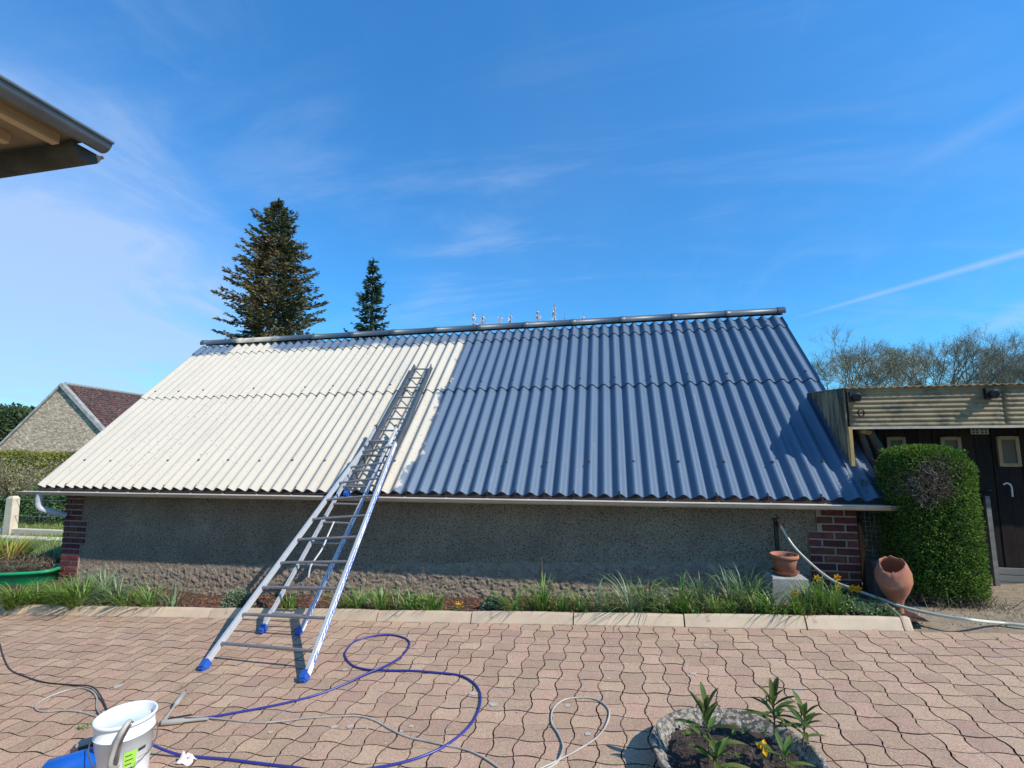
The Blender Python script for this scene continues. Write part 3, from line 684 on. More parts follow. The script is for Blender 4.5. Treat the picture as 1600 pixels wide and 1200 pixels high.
# gutter
gut = MB(); GX0, GX1 = -8.84, 2.90; GY, GR = 5.852, .055
def gzz(x): return .988 + .0012 * (x + 3)
V = []; ns = 46; na = 10
prof = [(GY - GR - .007, .005), (GY - GR - .012, -.003), (GY - GR - .005, -.009)] + [(GY - GR * math.cos(math.pi * i / na), -GR * math.sin(math.pi * i / na)) for i in range(na + 1)] + [(GY + (GR - .004) * math.cos(math.pi * i / na), -(GR - .004) * math.sin(math.pi * i / na)) for i in range(na + 1)]
for k in range(ns + 1):
    x = GX0 + (GX1 - GX0) * k / ns; w = .003 * noise.noise((x * .8, 0, 7))
    for (y, z) in prof: V.append((x, y, gzz(x) + z + w))
n = len(prof)
gut.add(V, [(k * n + i, (k + 1) * n + i, (k + 1) * n + i + 1, k * n + i + 1) for k in range(ns) for i in range(n - 1)], True)
for xe in (GX0, GX1): gut.add([(xe, GY - GR * math.cos(math.pi * i / na), gzz(xe) - GR * math.sin(math.pi * i / na)) for i in range(na + 1)], [tuple(range(na + 1))])
go = gut.build('gutter', MT['gutter'], shed)
for i in list(range(0, -16, -3)) + [-18, -21, -24, -27, -30, -33, -36, -39, -42, -45, -48, -51, -54, -58]:
    x = WX0 + i * P_ + ru(-.02, .02); m_ = MB(); V = []
    for xx in (x, x + .022):
        for k in range(na + 1): a = math.pi * k / na; V.append((xx, GY - (GR + .003) * math.cos(a), gzz(x) - (GR + .003) * math.sin(a)))
    m_.add(V, [(k, k + 1, na + 2 + k, na + 1 + k) for k in range(na)], True); m_.bar((x + .011, GY - GR - .004, gzz(x) + .012), (x + .011, GY - .02, gzz(x) + .012), .02, .004)
    m_.build('gutter_bracket', MT['gutter'], go, origin=(x, GY, 1.02))
dp_ = [at_y(64, 771, 5.845), at_y(61, 783, 5.85), at_y(63, 793, 5.87), at_y(78, 799, 5.95), at_y(103, 805, 6.12)]
MB().tube(spline(dp_, 5), [.050] * 5 + [.046] * 16, 12).build('downpipe', MT['downpipe'], shed)
# buried-in-shade gable sides are closed by wall_core; verge boards
vb = MB(); vb.bar(rp(XR - .10, .05, -.10), rp(XR - .10, 3.8, -.10), .03, .09); vb.bar(rp(XL + .12, .05, -.10), rp(XL + .12, 3.8, -.10), .03, .09); vb.build('verge_board', MT['darkwood'], shed)

# ------------------------------------------------------------------ ladder
A1, A2 = gnd(320, 1040, .03), gnd(476, 1058, .03)
H1, H2 = roofhit(570, 700, .21), roofhit(617, 692, .21)
lad = empty('extension_ladder', (A1 + A2) / 2 * 1.0, 'three section aluminium extension ladder with blue feet leaning up the roof', 'ladder')
def section(L0, L1, R0_, R1, ts, blueR, railw=.022, raild=.062, rungr=.0135, feet=True, rungd=0.0, rm='alu'):
    mid0 = (L0 + R0_) / 2; mid1 = (L1 + R1) / 2; t = (mid1 - mid0).normalized(); across = (R0_ - L0).normalized(); nrm = across.cross(t).normalized()
    if nrm.z < 0: nrm = -nrm
    for s, (a, b) in enumerate(((L0, L1), (R0_, R1))):
        m_ = MB(); dd = (b - a).normalized(); wa = (across - dd * across.dot(dd)).normalized()
        # C-shaped rail: web + two flanges
        sg = 1 if s == 0 else -1
        m_.bar(a, b, .004, raild, wa)
        for k in (-1, 1): m_.bar(a + nrm * k * (raild / 2 - .003) + wa * sg * (-railw / 2 + .002), b + nrm * k * (raild / 2 - .003) + wa * sg * (-railw / 2 + .002), railw, .006, wa)
        rl = m_.build('rail', MT[rm], lad)
        if s == 1 and blueR:
            # printed band on the outer face of the right rail
            o_ = wa * (.0045 + (railw if sg < 0 else 0)); Lg = (b - a).length; z = .12; pr = MB()
            pr2 = MB(); pr2.bar(a + o_ + dd * .02, b + o_ - dd * .02, .0016, raild * .92, wa); pr2.build('printed_band', MT['white'], rl)
            o_ = o_ + wa * .0015
            while z < Lg - .1:
                ln = ru(.02, .075)
                for _ in range(1):
                    k0 = ru(-.014, -.004); k1 = ru(.004, .014)
                    pr.bar(a + dd * z + o_ + nrm * k0, a + dd * (z + ln) + o_ + nrm * k1, .0012, ru(.010, .020), wa)
                z += ln + ru(.004, .014)
                if rnd() < .12: z += ru(.05, .16)
            pr.bar(a + dd * .1 + o_ - nrm * raild * .40, b + o_ - nrm * raild * .40, .0012, .006, wa)
            pr.build('printed_marks', MT['blueprint'], rl)
        if feet:
            f_ = MB(); q = a - dd * .015; f_.bar(q - dd * .012, q + dd * .055, railw + .024, raild + .012, wa)
            f_.bar(q - dd * .028, q - dd * .012, railw + .014, raild - .008, wa); f_.build('foot', MT['bluepl'], lad, origin=q)
    for u in ts:
        a = L0.lerp(L1, u) + nrm * rungd; b = R0_.lerp(R1, u) + nrm * rungd; aa = (b - a).normalized()
        m_ = MB(); q = [a - aa * .0, b + aa * .0]
        m_.tube(q, rungr, 10); m_.build('rung', MT['rung'], lad, origin=(a + b) / 2)
    return nrm
# rung stations of the outer section from the foot
pix = [(346, 1005), (380, 960), (412.5, 919), (440, 880), (467.5, 844.5), (492.5, 813.7), (513.7, 783), (532, 755.7), (548.7, 730.5), (565, 704.5)]
ts = []
for (px, py) in pix:
    d = ray(px, py); u = H1 - A1; c = u.cross(d); 
    # closest parameter on the rail to the line of sight
    w0 = A1 - EYEV; aa, bb, cc = u.dot(u), u.dot(d), d.dot(d); dd_, ee = u.dot(w0), d.dot(w0)
    ts.append((bb * ee - cc * dd_) / (aa * cc - bb * bb))
section(A1, H1, A2, H2, ts, True, railw=.022, raild=.056, rungr=.0135)
M0, M1, Q0, Q1 = roofhit(411, 983, .135), roofhit(588, 668, .135), roofhit(467.5, 988, .135), roofhit(619, 668, .135)
Lm = (M1 - M0).length; section(M0, M1, Q0, Q1, [(.16 + .28 * i) / Lm for i in range(int((Lm - .2) / .28) + 1)], True, railw=.020, raild=.052)
T0, T1, S0, S1 = roofhit(542, 772, .06), roofhit(649, 572, .06), roofhit(587, 775, .06), roofhit(674, 572, .06)
Lt = (T1 - T0).length; section(T0, T1, S0, S1, [(Lt - .09 - .262 * i) / Lt for i in range(int((Lt - .2) / .262) + 1)][::-1], False, railw=.022, raild=.078, rm='darkalu')
# hooks and pulley rope between sections
for q in (H1, H2, M1, Q1):
    m_ = MB(); m_.box(q - Vector((.018, .02, .02)), q + Vector((.018, .04, .03))); m_.tube([q + Vector((-.02, -.02, .03)), q + Vector((-.02, .04, .045)), q + Vector((-.02, .06, 0))], .007, 8); m_.build('section_hook', MT['steel'], lad, origin=q)
hb = [at_y(522, 815, (A1 + (H1 - A1) * ts[5]).y - .03), at_y(513, 835, 4.93), at_y(503, 858, 4.80), at_y(488, 880, 4.68), at_y(484, 890, 4.66), at_y(482, 902, 4.66)]
MB().tube(spline(hb, 5), .009, 6).build('strap', MT['strap'], lad)

# ------------------------------------------------------------------ hoses and cables
def gp(pts, r): return [gnd(x, y, r) for x, y in pts]
bl = [(214, 1187), (237, 1181), (275, 1181), (312, 1183), (350, 1186), (400, 1192), (450, 1198), (500, 1204), (550, 1205), (586, 1200), (630, 1191), (667, 1179), (699, 1163), (727, 1141), (742, 1122), (750, 1101), (750, 1082), (739, 1066), (717, 1055), (683, 1051), (642, 1048), (605, 1047.5), (574, 1046), (552, 1040), (540, 1027), (541, 1016), (555, 1002), (583, 994), (608, 992), (630, 996), (640, 1005), (630, 1024), (605, 1042), (574, 1055), (527, 1074), (480, 1090), (420, 1104), (360, 1115), (320, 1122), (300, 1125)]
P3 = gp(bl, .008)
P3[0].z += .13; P3[1].z += .06; P3[2].z += .01
for k in (32, 33): P3[k].z += .014
P3[31].z += .006
wire_path(P3, .0075, 'paint_hose', MT['bluehose'], 'blue paint sprayer hose looping over the pavers from bucket to gun', 'hose')
gc = [(262, 1123), (300, 1120), (350, 1124), (400, 1129), (440, 1127), (480, 1122), (527, 1119), (561, 1119), (586, 1126), (611, 1140), (636, 1151), (667, 1158), (699, 1165), (730, 1172), (755, 1183), (780, 1200), (800, 1215), (820, 1210), (855, 1196), (877, 1185), (902, 1172), (930, 1154), (946, 1135), (952, 1113), (942, 1099), (924, 1091), (902, 1090), (880, 1094), (864, 1108), (862, 1129), (871, 1144), (878, 1160), (879, 1176), (870, 1191), (850, 1204), (820, 1222)]
P3 = gp(gc, .006)
for k in (32,): P3[k].z += .011
wire_path(P3, .0056, 'grey_cable', MT['greycable'], 'thin grey cable snaking under the blue hose to a loop by the stone planter', 'cable')
gl = [(168, 1124), (150, 1119), (125, 1112), (100, 1110), (75, 1112), (60, 1110), (56, 1104), (70, 1092), (100, 1080), (125, 1075), (142, 1079), (151, 1090), (151, 1106), (158, 1122)]
P3 = gp(gl, .007); P3[-1].z += .013
wire_path(P3, .006, 'grey_cable', MT['greycable'], 'grey cable loop lying left of the white bucket', 'cable')
bk = [(-8, 990), (0, 1007), (4, 1022), (15, 1045), (37, 1056), (70, 1066), (112, 1070), (142, 1075), (157, 1090), (169, 1114)]
P3 = gp(bk, .006)
for k in (7, 8): P3[k].z += .012
wire_path(P3, .0052, 'black_cable', MT['blackcable'], 'thin black cable running from the left edge to the white bucket', 'cable')
# cream garden hose from the standpipe
gh = [((1219, 820), 5.98), ((1230, 839), 5.93), ((1243, 857), 5.86), ((1264, 878), 5.76), ((1285, 896), 5.63), ((1306, 910), 5.50), ((1327, 918), 5.40), ((1351, 927), 5.30), ((1377, 936), 5.2), ((1403, 946), 5.12), ((1442, 956), 5.0), ((1482, 964), 4.88), ((1521, 969), 4.8)]
P3 = [at_y(*a, b) for a, b in gh] + [gnd(1560, 973, .02), gnd(1600, 977, .014), gnd(1680, 985, .014)]
for q in P3[9:13]: q.z = max(q.z, SL * q.x + .014)
wire_path(P3, .0125, 'garden_hose', MT['ghose'], 'cream garden hose drooping from the black standpipe across the kerb end', 'hose', 10)
P3 = [at_y(1368, 931, 5.2), at_y(1385, 944, 5.08), gnd(1404, 960, .10), gnd(1412, 968, .05)]
wire_path(P3, .006, 'bamboo_cane', MT['straw'], 'thin pale cane leaning beside the broken terracotta jar', 'cane', 6, 2)

# ------------------------------------------------------------------ bucket, sprayer, gun, rag
bc = Vector((-2.715, 2.405, SL * -2.69)); BH = .330; BR = .138
bu = empty('paint_bucket', bc, 'white plastic paint bucket full of milky liquid with a lime green label', 'bucket')
body = MB(); body.lathe([(.0, .004), (BR * .86, .004), (BR * .87, .02), (BR * .97, BH - .085), (BR * 1.012, BH - .084), (BR * 1.012, BH - .079), (BR * .975, BH - .078), (BR * .99, BH - .022), (BR * .99, BH - .020), (BR * 1.045, BH - .019), (BR * 1.055, BH - .006), (BR * 1.04, BH), (BR * .985, BH), (BR * .965, BH - .008), (BR * .93, BH - .1), (BR * .85, .02), (0, .015)], bc, 48)
body.build('bucket_body', MT['white'], bu)
lq = MB(); lq.lathe([(0, BH - .045), (BR * .945, BH - .045)], bc, 40); lq.build('milky_liquid', MT['milky'], bu)
def on_bucket(ang, z, off=.0025):
    r = BR * (.87 + .10 * (z - .02) / (BH - .1)) + off
    return bc + Vector((math.cos(ang) * r, math.sin(ang) * r, z))
def label(a0, a1, z0, z1, m, name, off=.0025, par=None, slant=0):
    q = MB(); n = 8; V = []
    for i in range(n + 1):
        a = a0 + (a1 - a0) * i / n; V += [on_bucket(a, z0 + slant * i / n, off), on_bucket(a, z1 + slant * i / n, off)]
    q.add(V, [(2 * i, 2 * i + 2, 2 * i + 3, 2 * i + 1) for i in range(n)], True); return q.build(name, m, par or bu)
fa = math.atan2(-bc.y, -bc.x)                       # towards the camera
lb = label(fa + .02, fa + .46, .03, .185, MT['lime'], 'label')
for z in (.162, .14, .118, .096, .074): label(fa + .08, fa + .38 - ru(0, .1), z, z + .005, MT['ink'], 'label_text', .0035, lb)
label(fa + .52, fa + .82, .165, .18, MT['ink'], 'label_mark', .003)
label(fa + .52, fa + .86, .13, .134, MT['socket'], 'label_mark', .003)
hd = MB(); hp = []
for i in range(15):
    a = fa - 1.5 + 3.0 * i / 14; q = on_bucket(a, BH - .085 - .11 * math.sin(math.pi * i / 14), .012 + .05 * math.sin(math.pi * i / 14)); hp.append(q)
hd.tube(hp, .0028, 6); hd.build('wire_handle', MT['steel'], bu)
MB().tube([gnd(203, 1108, .03), gnd(203, 1108, .12)], .006, 6).build('white_stick', MT['white'], label='short white stick standing just behind the bucket', cat='stick')
# suction tube from pump over the rim
s0 = on_bucket(fa + .02, BH + .005, .012); rm = on_bucket(fa - .02, .22, .03)
pump = empty('paint_sprayer', (-2.55, 2.03, SL * -2.55), 'blue airless paint sprayer with grey fittings standing against the bucket', 'sprayer')
pc = gnd(142, 1188, .14)
ax = (gnd(178, 1186, .12) - gnd(112, 1206, .10)); ax.z += .0; ax.normalize()
pb = MB(); q0 = pc - ax * .20; q1 = pc + ax * .075
pb.tube([q0, q0 + ax * .015, q1 - ax * .03, q1 - ax * .01, q1], [.05, .062, .062, .056, .045], 24); pb.build('motor_housing', MT['pumpblue'], pump)
fl = MB(); fl.tube([q1, q1 + ax * .025], .052, 20); fl.tube([q1 + ax * .025, q1 + ax * .05], .038, 20); fl.tube([q1 + Vector((0, 0, .03)), q1 + Vector((.0, 0, .10)), q1 + Vector((.0, 0, .115))], [.016, .012, .012], 12)
fl.tube([q1 + ax * .04 + Vector((0, 0, -.10)), q1 + ax * .04 + Vector((0, 0, .06))], .024, 16); fl.build('pump_head', MT['steel'], pump)
side = ax.cross(Vector((0, 0, 1))).normalized()
cb = MB(); k0 = pc - side * .085 + Vector((0, 0, .035)); cb.bar(k0 - ax * .12, k0 + ax * .09, .055, .05, side); cb.build('control_box', MT['brownpl'], pump)
cl_ = MB(); k1 = k0 + Vector((0, 0, .033)); cl_.bar(k1 - ax * .10, k1 + ax * .09, .05, .014, side); cl_.build('box_lid', MT['socket'], pump)
sk = MB()
for sx in (-1, 1):
    u = pc + side * .06 * sx; sk.tube([u - ax * .16 + Vector((0, 0, -.11)), u + ax * .10 + Vector((0, 0, -.11))], .009, 8)
    for q in (-.12, .06): sk.tube([u + ax * q + Vector((0, 0, -.11)), pc + ax * q], .007, 6)
sk.build('skid_frame', MT['steel'], pump)
su = MB(); h0 = q1 + ax * .04 + Vector((0, 0, -.02))
su.tube(spline([h0 + Vector((0, 0, -.06)), h0 + ax * .07 + Vector((0, .0, -.02)), on_bucket(fa - .30, .14, .028), on_bucket(fa - .24, .24, .026), on_bucket(fa - .08, BH - .02, .03), on_bucket(fa + .10, BH + .012, .0), on_bucket(fa + .2, BH - .03, -.04)], 6), .0125, 12); su.build('suction_hose', MT['greycable'], pump)
s2_ = MB(); s2_.tube(spline([h0 + Vector((0, 0, -.02)), on_bucket(fa - .16, .15, .018), on_bucket(fa - .08, .25, .018), on_bucket(fa + .18, BH + .006, .012), on_bucket(fa + .3, BH - .03, -.03)], 6), .006, 8); s2_.build('return_tube', MT['steel'], pump)
rg_ = MB()
for z in (.17, .18, .19): rg_.lathe([(.014, -.002), (.016, 0), (.014, .002)], on_bucket(fa - .29, z, .028), 12)
rg_.build('hose_clips', MT['lampblk'], pump, kind='stuff')
gpt = gnd(262, 1126, .02)
gun = empty('spray_gun', gpt, 'metal paint spray gun lying on the pavers right of the bucket', 'spray gun')
g_ = MB(); a, b = gnd(254, 1129, .022), gnd(325, 1123, .016); g_.tube([a, a.lerp(b, .45), a.lerp(b, .5), b], [.019, .017, .010, .009], 12); g_.build('gun_body', MT['socket'], gun)
g_ = MB(); a2 = gnd(288, 1082, .03); g_.tube([a, a.lerp(a2, .6), a2], [.012, .008, .008], 8); g_.tube([a.lerp(a2, .55), a.lerp(a2, .6), a.lerp(a2, .95), a2], [.012, .019, .018, .010], 10); g_.build('gun_pole', MT['socket'], gun)
g_ = MB(); g_.tube([a2, a2 + (a2 - a).normalized() * .03], .004, 6); g_.tube([a.lerp(b, .12) + Vector((0, 0, .02)), a.lerp(b, .55) + Vector((0, .03, .02))], .006, 6); g_.build('trigger_guard', MT['blackcable'], gun)
rag = MB(); c0 = gnd(290, 1190, .0); n = 12; V = []
for j in range(n + 1):
    for i in range(n + 1):
        u, v = i / n - .5, j / n - .5; z = .004 + max(0, .075) * max(0, .3 + noise.noise((u * 3.2, v * 3.2, 2))) * max(0, 1 - 3 * (u * u + v * v))
        r = .055 * (1 + .3 * noise.noise((u * 3, v * 3, 8))); V.append(c0 + Vector((u * 2 * r * .95, v * 2 * r * .6, max(.002, z))))
V[(n + 1) * n + 1] += Vector((-.002, .006, .018))
rag.add(V, [(j * (n + 1) + i, j * (n + 1) + i + 1, (j + 1) * (n + 1) + i + 1, (j + 1) * (n + 1) + i) for j in range(n) for i in range(n)], True)
rag.build('crumpled_rag', MT['pink'], origin=c0, label='crumpled pale pink rag lying across the blue hose', cat='rag')

# ------------------------------------------------------------------ round stone planter, lower right
pcn = Vector((.535, 2.75, 0)); pl0 = gnd(1019, 1165, .09); pl1 = gnd(1132, 1107, .09); PRd = .415
pcn = Vector((pl0.x + PRd * .985, pl1.y - PRd, 0)); pcn.z = SL * pcn.x
plt = empty('stone_planter', pcn, 'round lichen covered stone planter filled with dark soil', 'planter')
m_ = MB(); PHt = .10
def jit_ring(prof, c, n, amp):
    V = []
    for i, (r, z) in enumerate(prof):
        for k in range(n):
            a = 2 * math.pi * k / n; rr2 = r * (1 + amp * noise.noise((math.cos(a) * 3, math.sin(a) * 3, i * .7)))
            V.append((c.x + rr2 * math.cos(a), c.y + rr2 * math.sin(a), c.z + z + (.006 * noise.noise((math.cos(a) * 6, math.sin(a) * 6, i)) if z > .05 else 0)))
    return V
prof = [(PRd * .80, -.02), (PRd * .92, .03), (PRd * .985, PHt - .03), (PRd * 1.0, PHt - .008), (PRd * .985, PHt), (PRd * .955, PHt - .003), (PRd * .92, PHt - .018), (PRd * .86, PHt - .038), (PRd * .81, PHt - .062), (PRd * .78, PHt - .12)]
n = 72; m_.add(jit_ring(prof, pcn, n, .02), [(i * n + k, i * n + (k + 1) % n, (i + 1) * n + (k + 1) % n, (i + 1) * n + k) for i in range(len(prof) - 1) for k in range(n)], True)
m_.build('planter_bowl', MT['planter'], plt)
m_ = MB(); V = []; nr = 22; nk = 60
for j in range(nr + 1):
    for k in range(nk):
        r = PRd * .84 * j / nr; a = 2 * math.pi * k / nk; x, y = pcn.x + r * math.cos(a), pcn.y + r * math.sin(a)
        V.append((x, y, pcn.z + PHt - .064 + .026 * (1 - (j / nr) ** 2) + .02 * noise.noise((x * 16, y * 16, 0)) + .014 * noise.noise((x * 45, y * 45, 0))))
m_.add(V, [(j * nk + k, j * nk + (k + 1) % nk, (j + 1) * nk + (k + 1) % nk, (j + 1) * nk + k) for j in range(nr) for k in range(nk)], True)
m_.build('soil', MT['potsoil'], plt)
m_ = MB()
for _ in range(500):
    a = ru(0, 6.28); r = PRd * .8 * math.sqrt(rnd()); x, y = pcn.x + r * math.cos(a), pcn.y + r * math.sin(a); s = ru(.003, .011); z = pcn.z + PHt - .048 + .021 * (1 - (r / PRd) ** 2) + .02 * noise.noise((x * 16, y * 16, 0))
    V = [Vector((x, y, z)) + rdir() * s for _ in range(4)]; m_.add(V, [(0, 1, 2), (0, 2, 3), (0, 3, 1), (1, 3, 2)])
m_.build('soil_clods', mat('soil_clod', (.13, .09, .07), (.06, .045, .035), isl=.5), plt, kind='stuff')
def lance_plant(px, py, z, h, n, L, label, lean=(0, 0), grp=None, dense=1):
    p = gnd(px, py, z); o = empty('leafy_shoot', p, label, 'plant', grp)
    s = MB(); tip = p + Vector((lean[0], lean[1], h)); s.tube([p, p.lerp(tip, .5) + Vector((.004, 0, 0)), tip], [.005, .004, .002], 6); s.build('stem', MT['brownleaf'], o)
    l = MB()
    for i in range(n):
        t = .25 + .75 * (i / n) ** .7; q = p.lerp(tip, t); a = i * 2.4 + ru(-.3, .3); el = ru(.15, .5) + .95 * t ** 2.2
        d = Vector((math.cos(a) * math.cos(el), math.sin(a) * math.cos(el), math.sin(el))); LL = L * ru(.8, 1.3) * (1 - .25 * t)
        w = LL * .15; sd = d.cross(Vector((0, 0, 1))).normalized(); up = sd.cross(d).normalized(); V = []; FF = []
        for k in range(6):
            u = k / 5; c = q + d * LL * u + Vector((0, 0, -.26 * LL * u * u)); ww = w * math.sin(math.pi * min(.98, u * .9 + .07)) ** .8 if k < 5 else .0006
            V += [c - sd * ww / 1.6 + up * ww * .25, c, c + sd * ww / 1.6 + up * ww * .25]
        for k in range(5): b0 = k * 3; FF += [(b0, b0 + 1, b0 + 4, b0 + 3), (b0 + 1, b0 + 2, b0 + 5, b0 + 4)]
        l.add(V, FF, True)
    l.build('leaves', MT['olean'], o); return o
G_ = 'leafy shoots in the stone planter'
lance_plant(1108, 1188, .08, .23, 15, .19, 'tall narrow leaved shoot on the left side of the round planter', (0, .02), G_)
lance_plant(1210, 1152, .08, .18, 20, .18, 'dense upright leafy shoot at the back of the round planter', (.01, .02), G_)
lance_plant(1254, 1166, .08, .16, 16, .16, 'spiky leafy shoot overhanging the right rim of the round planter', (.02, .0), G_)
lance_plant(1120, 1204, .08, .07, 10, .16, 'low spreading shoot with leaves flat over the planter soil', (0, 0), G_)
lance_plant(1228, 1204, .08, .08, 10, .15, 'short leafy shoot by the yellow flower near the planter rim', (0, 0), G_)
fo = empty('yellow_pansy', gnd(1194, 1188, .07), 'single drooping yellow flower growing in the round planter', 'flower')
p = ORI[fo]; m_ = MB().tube([p, p + Vector((0, 0, .055))], .002, 5); m_.build('stem', MT['gr1'], fo)
m_ = MB(); c = p + Vector((0, 0, .06))
for k in range(5): a = k * 1.256; leaf(m_, c, (math.cos(a), math.sin(a) - .3, .3 + .5 * (k % 2)), .036, .034, (0, -1, .3), .004)
leaf(m_, c, (.2, -.5, -.8), .04, .026, (0, -1, 0), .004); m_.build('petals', MT['yellow'], fo)
m_ = MB(); 
for _ in range(14):
    a = ru(0, 6.28); r = PRd * .7 * rnd(); q = Vector((pcn.x + r * math.cos(a), pcn.y + r * math.sin(a), pcn.z + PHt - .005))
    for _ in range(5): leaf(m_, q, (ru(-1, 1), ru(-1, 1), ru(.1, .7)), ru(.02, .04), ru(.012, .02), (0, 0, 1))
m_.build('seedlings', MT['gr3'], plt, kind='stuff')

# ------------------------------------------------------------------ bed plants
def clump(x, y, n, h, sp, m, label, w=.012, cat='plant', grp='grassy clumps along the flower bed', droop=(.1, 1.0), straw=0, name='grass_clump', base=.06):
    z = bedz(x, y); o = empty(name, (x, y, z), label, cat, grp)
    mb = tuft((x, y, z), n, h, sp, w, droop=droop, base=base, dirbias=(-.1, -.5)); mb.build('blades', MT[m], o)
    if straw: tuft((x, y, z), straw, h * .8, sp * 1.1, w * .7, droop=(.6, 1.3), base=base).build('dead_blades', MT['straw'], o)
    return o
def bx(px, py): q = gnd(px, py, .07); return q.x, min(6.05, max(4.93, q.y))
CL = [
 ((20, 948), 130, .26, .28, 'gr3', 'bright yellow green clump spilling over the kerb below the green trough'),
 ((60, 942), 120, .25, .28, 'gr3', 'dense bright green clump on the kerb second from the left edge'),
 ((95, 938), 100, .24, .26, 'gr1', 'green clump at the foot of the left brick pillar'),
 ((130, 945), 130, .30, .34, 'gr3', 'long bright blades falling over the kerb corner left of the grey tuft'),
 ((165, 930), 120, .36, .40, 'gr2', 'tall grey green strappy tuft just right of the left brick pillar'),
 ((190, 938), 90, .28, .32, 'gr2', 'grey green tuft leaning right beside the tallest strappy tuft'),
 ((120, 925), 90, .26, .25, 'gr1', 'green tuft against the lit base of the left brick pillar'),
 ((240, 938), 60, .25, .34, 'gr1', 'loose green tuft in the gap before the bare mulch'),
 ((275, 942), 40, .22, .32, 'gr2', 'sparse tuft with long curved blades beside the bare mulch'),
 ((205, 945), 50, .18, .22, 'gr1', 'low green tuft close behind the kerb near the grey tufts'),
 ((455, 950), 60, .20, .14, 'gr1', 'green tuft seen between the ladder rails'),
 ((560, 945), 70, .20, .22, 'gr1', 'green tuft right of the ladder overhanging the kerb'),
 ((598, 948), 90, .26, .18, 'gr1', 'upright green tuft with two tall seed stalks right of the ladder'),
 ((640, 948), 60, .22, .20, 'gr1', 'green tuft with fallen blades hanging over the kerb'),
 ((680, 946), 70, .22, .18, 'gr1', 'small green tuft left of the yellow primrose'),
 ((578, 935), 50, .14, .20, 'gr2', 'low grey green patch behind the tuft right of the ladder'),
 ((805, 950), 80, .22, .22, 'gr1', 'green tuft beside the middle grey mound'),
 ((850, 945), 90, .34, .24, 'gr1', 'green tuft with one very tall stalk in the middle of the bed'),
 ((905, 948), 70, .24, .24, 'gr1', 'straw mixed tuft right of the tallest stalk'),
 ((955, 945), 60, .18, .22, 'gr1', 'low tuft near the middle of the wall'),
 ((985, 950), 110, .28, .34, 'gr2', 'wide pale green tuft hanging over the kerb'),
 ((1010, 940), 80, .30, .28, 'gr1', 'taller tuft behind the wide pale one'),
 ((1065, 945), 80, .28, .24, 'gr1', 'green tuft with blades fallen on the kerb left of the onion leaves'),
 ((1095, 938), 70, .32, .22, 'gr2', 'grey green tuft close to the wall left of the tall leaves'),
 ((1120, 950), 60, .2, .2, 'gr1', 'low tuft behind the kerb before the tall leaves'),
 ((1165, 940), 80, .42, .24, 'gr2', 'tallest group of upright blades left of the stone block'),
 ((1185, 952), 70, .26, .24, 'gr1', 'tuft with curled tips in front of the stone block'),
 ((1140, 930), 60, .34, .2, 'gr2', 'upright strappy tuft against the wall left of the block'),
 ((1210, 955), 80, .2, .2, 'gr1', 'broad leaved tuft below the yellow daffodil at the block'),
 ((1245, 955), 80, .22, .18, 'gr1', 'tuft right of the front yellow daffodil'),
 ((1280, 950), 110, .28, .16, 'gr1', 'thick upright daffodil leaves below the twin flowers'),
 ((1305, 952), 90, .24, .16, 'gr1', 'daffodil leaves at the kerb near the pillar base'),
 ((1262, 938), 70, .24, .2, 'gr2', 'thin grey leaves between the block and the pillar'),
]
for (pp, n, h, sp, m, lab) in CL:
    x, y = bx(*pp); kk = 1.04 if pp[0] > 960 else .95; lf_ = pp[0] < 290; clump(x, y - (.06 if lf_ else .03), int(n * (1.1 if lf_ else .8)), h * kk * (1.12 if lf_ else 1), sp * (1.45 if lf_ else 1.4), m, lab, w=.0155 if m != 'gr3' else .017, base=.09, droop=(.4, 1.5), straw=10 if rnd() < .6 else 4)
random.seed(91)
_fill = [((535, 948), 'gr1', 'low tuft just right of the ladder foot rail'), ((620, 942), 'gr2', 'thin tuft behind the fallen blades right of the ladder'), ((664, 950), 'gr1', 'low tuft two places left of the primrose'),
 ((832, 936), 'gr1', 'tuft against the wall between grey mound and tallest stalk'), ((876, 951), 'gr1', 'low tuft at the kerb just right of the tallest stalk'), ((930, 951), 'gr2', 'thin splayed tuft at the kerb left of the wide pale tuft'),
 ((1038, 950), 'gr1', 'low tuft between the wide pale tuft and the onion leaves'), ((1046, 934), 'gr2', 'thin upright tuft by the wall behind the onion leaves'), ((1085, 954), 'gr1', 'small tuft on the kerb under the onion leaves'),
 ((1146, 950), 'gr1', 'tuft at the kerb before the tallest upright blades'), ((1266, 955), 'gr1', 'low tuft at the kerb between block and pillar'), ((1322, 950), 'gr1', 'last low tuft before the silvery mat'),
 ((38, 930), 'gr3', 'bright tuft close under the green trough wall'), ((77, 951), 'gr3', 'bright tuft hanging over the kerb under the pillar'), ((150, 950), 'gr2', 'greyish tuft on the kerb between two bright ones'), ((226, 949), 'gr1', 'small tuft just before the bare mulch starts')]
for pp, m, lab in _fill:
    x, y = bx(*pp); clump(x, y, random.choice((30, 40, 55)), ru(.14, .26), ru(.2, .34), m, lab, w=.0145, straw=8, base=.1, droop=(.4, 1.5))
for (pp, hh, lab) in (((600, 935), .50, 'tall dry seed stalk right of the ladder'), ((850, 930), .55, 'tallest dry stalk in the middle of the bed'), ((990, 935), .42, 'single upright stalk over the wide pale tuft'), ((655, 930), .48, 'thin bent stalk above the low tufts')):
    x, y = bx(*pp); z = bedz(x, y); s_ = ru(-.08, .12)
    m_ = MB().tube([(x, y, z), (x + s_ * .4, y, z + hh * .6), (x + s_, y - .02, z + hh)], [.003, .0024, .001], 5); m_.build('dry_stalk', MT['straw'], origin=(x, y, z), label=lab, cat='stalk')
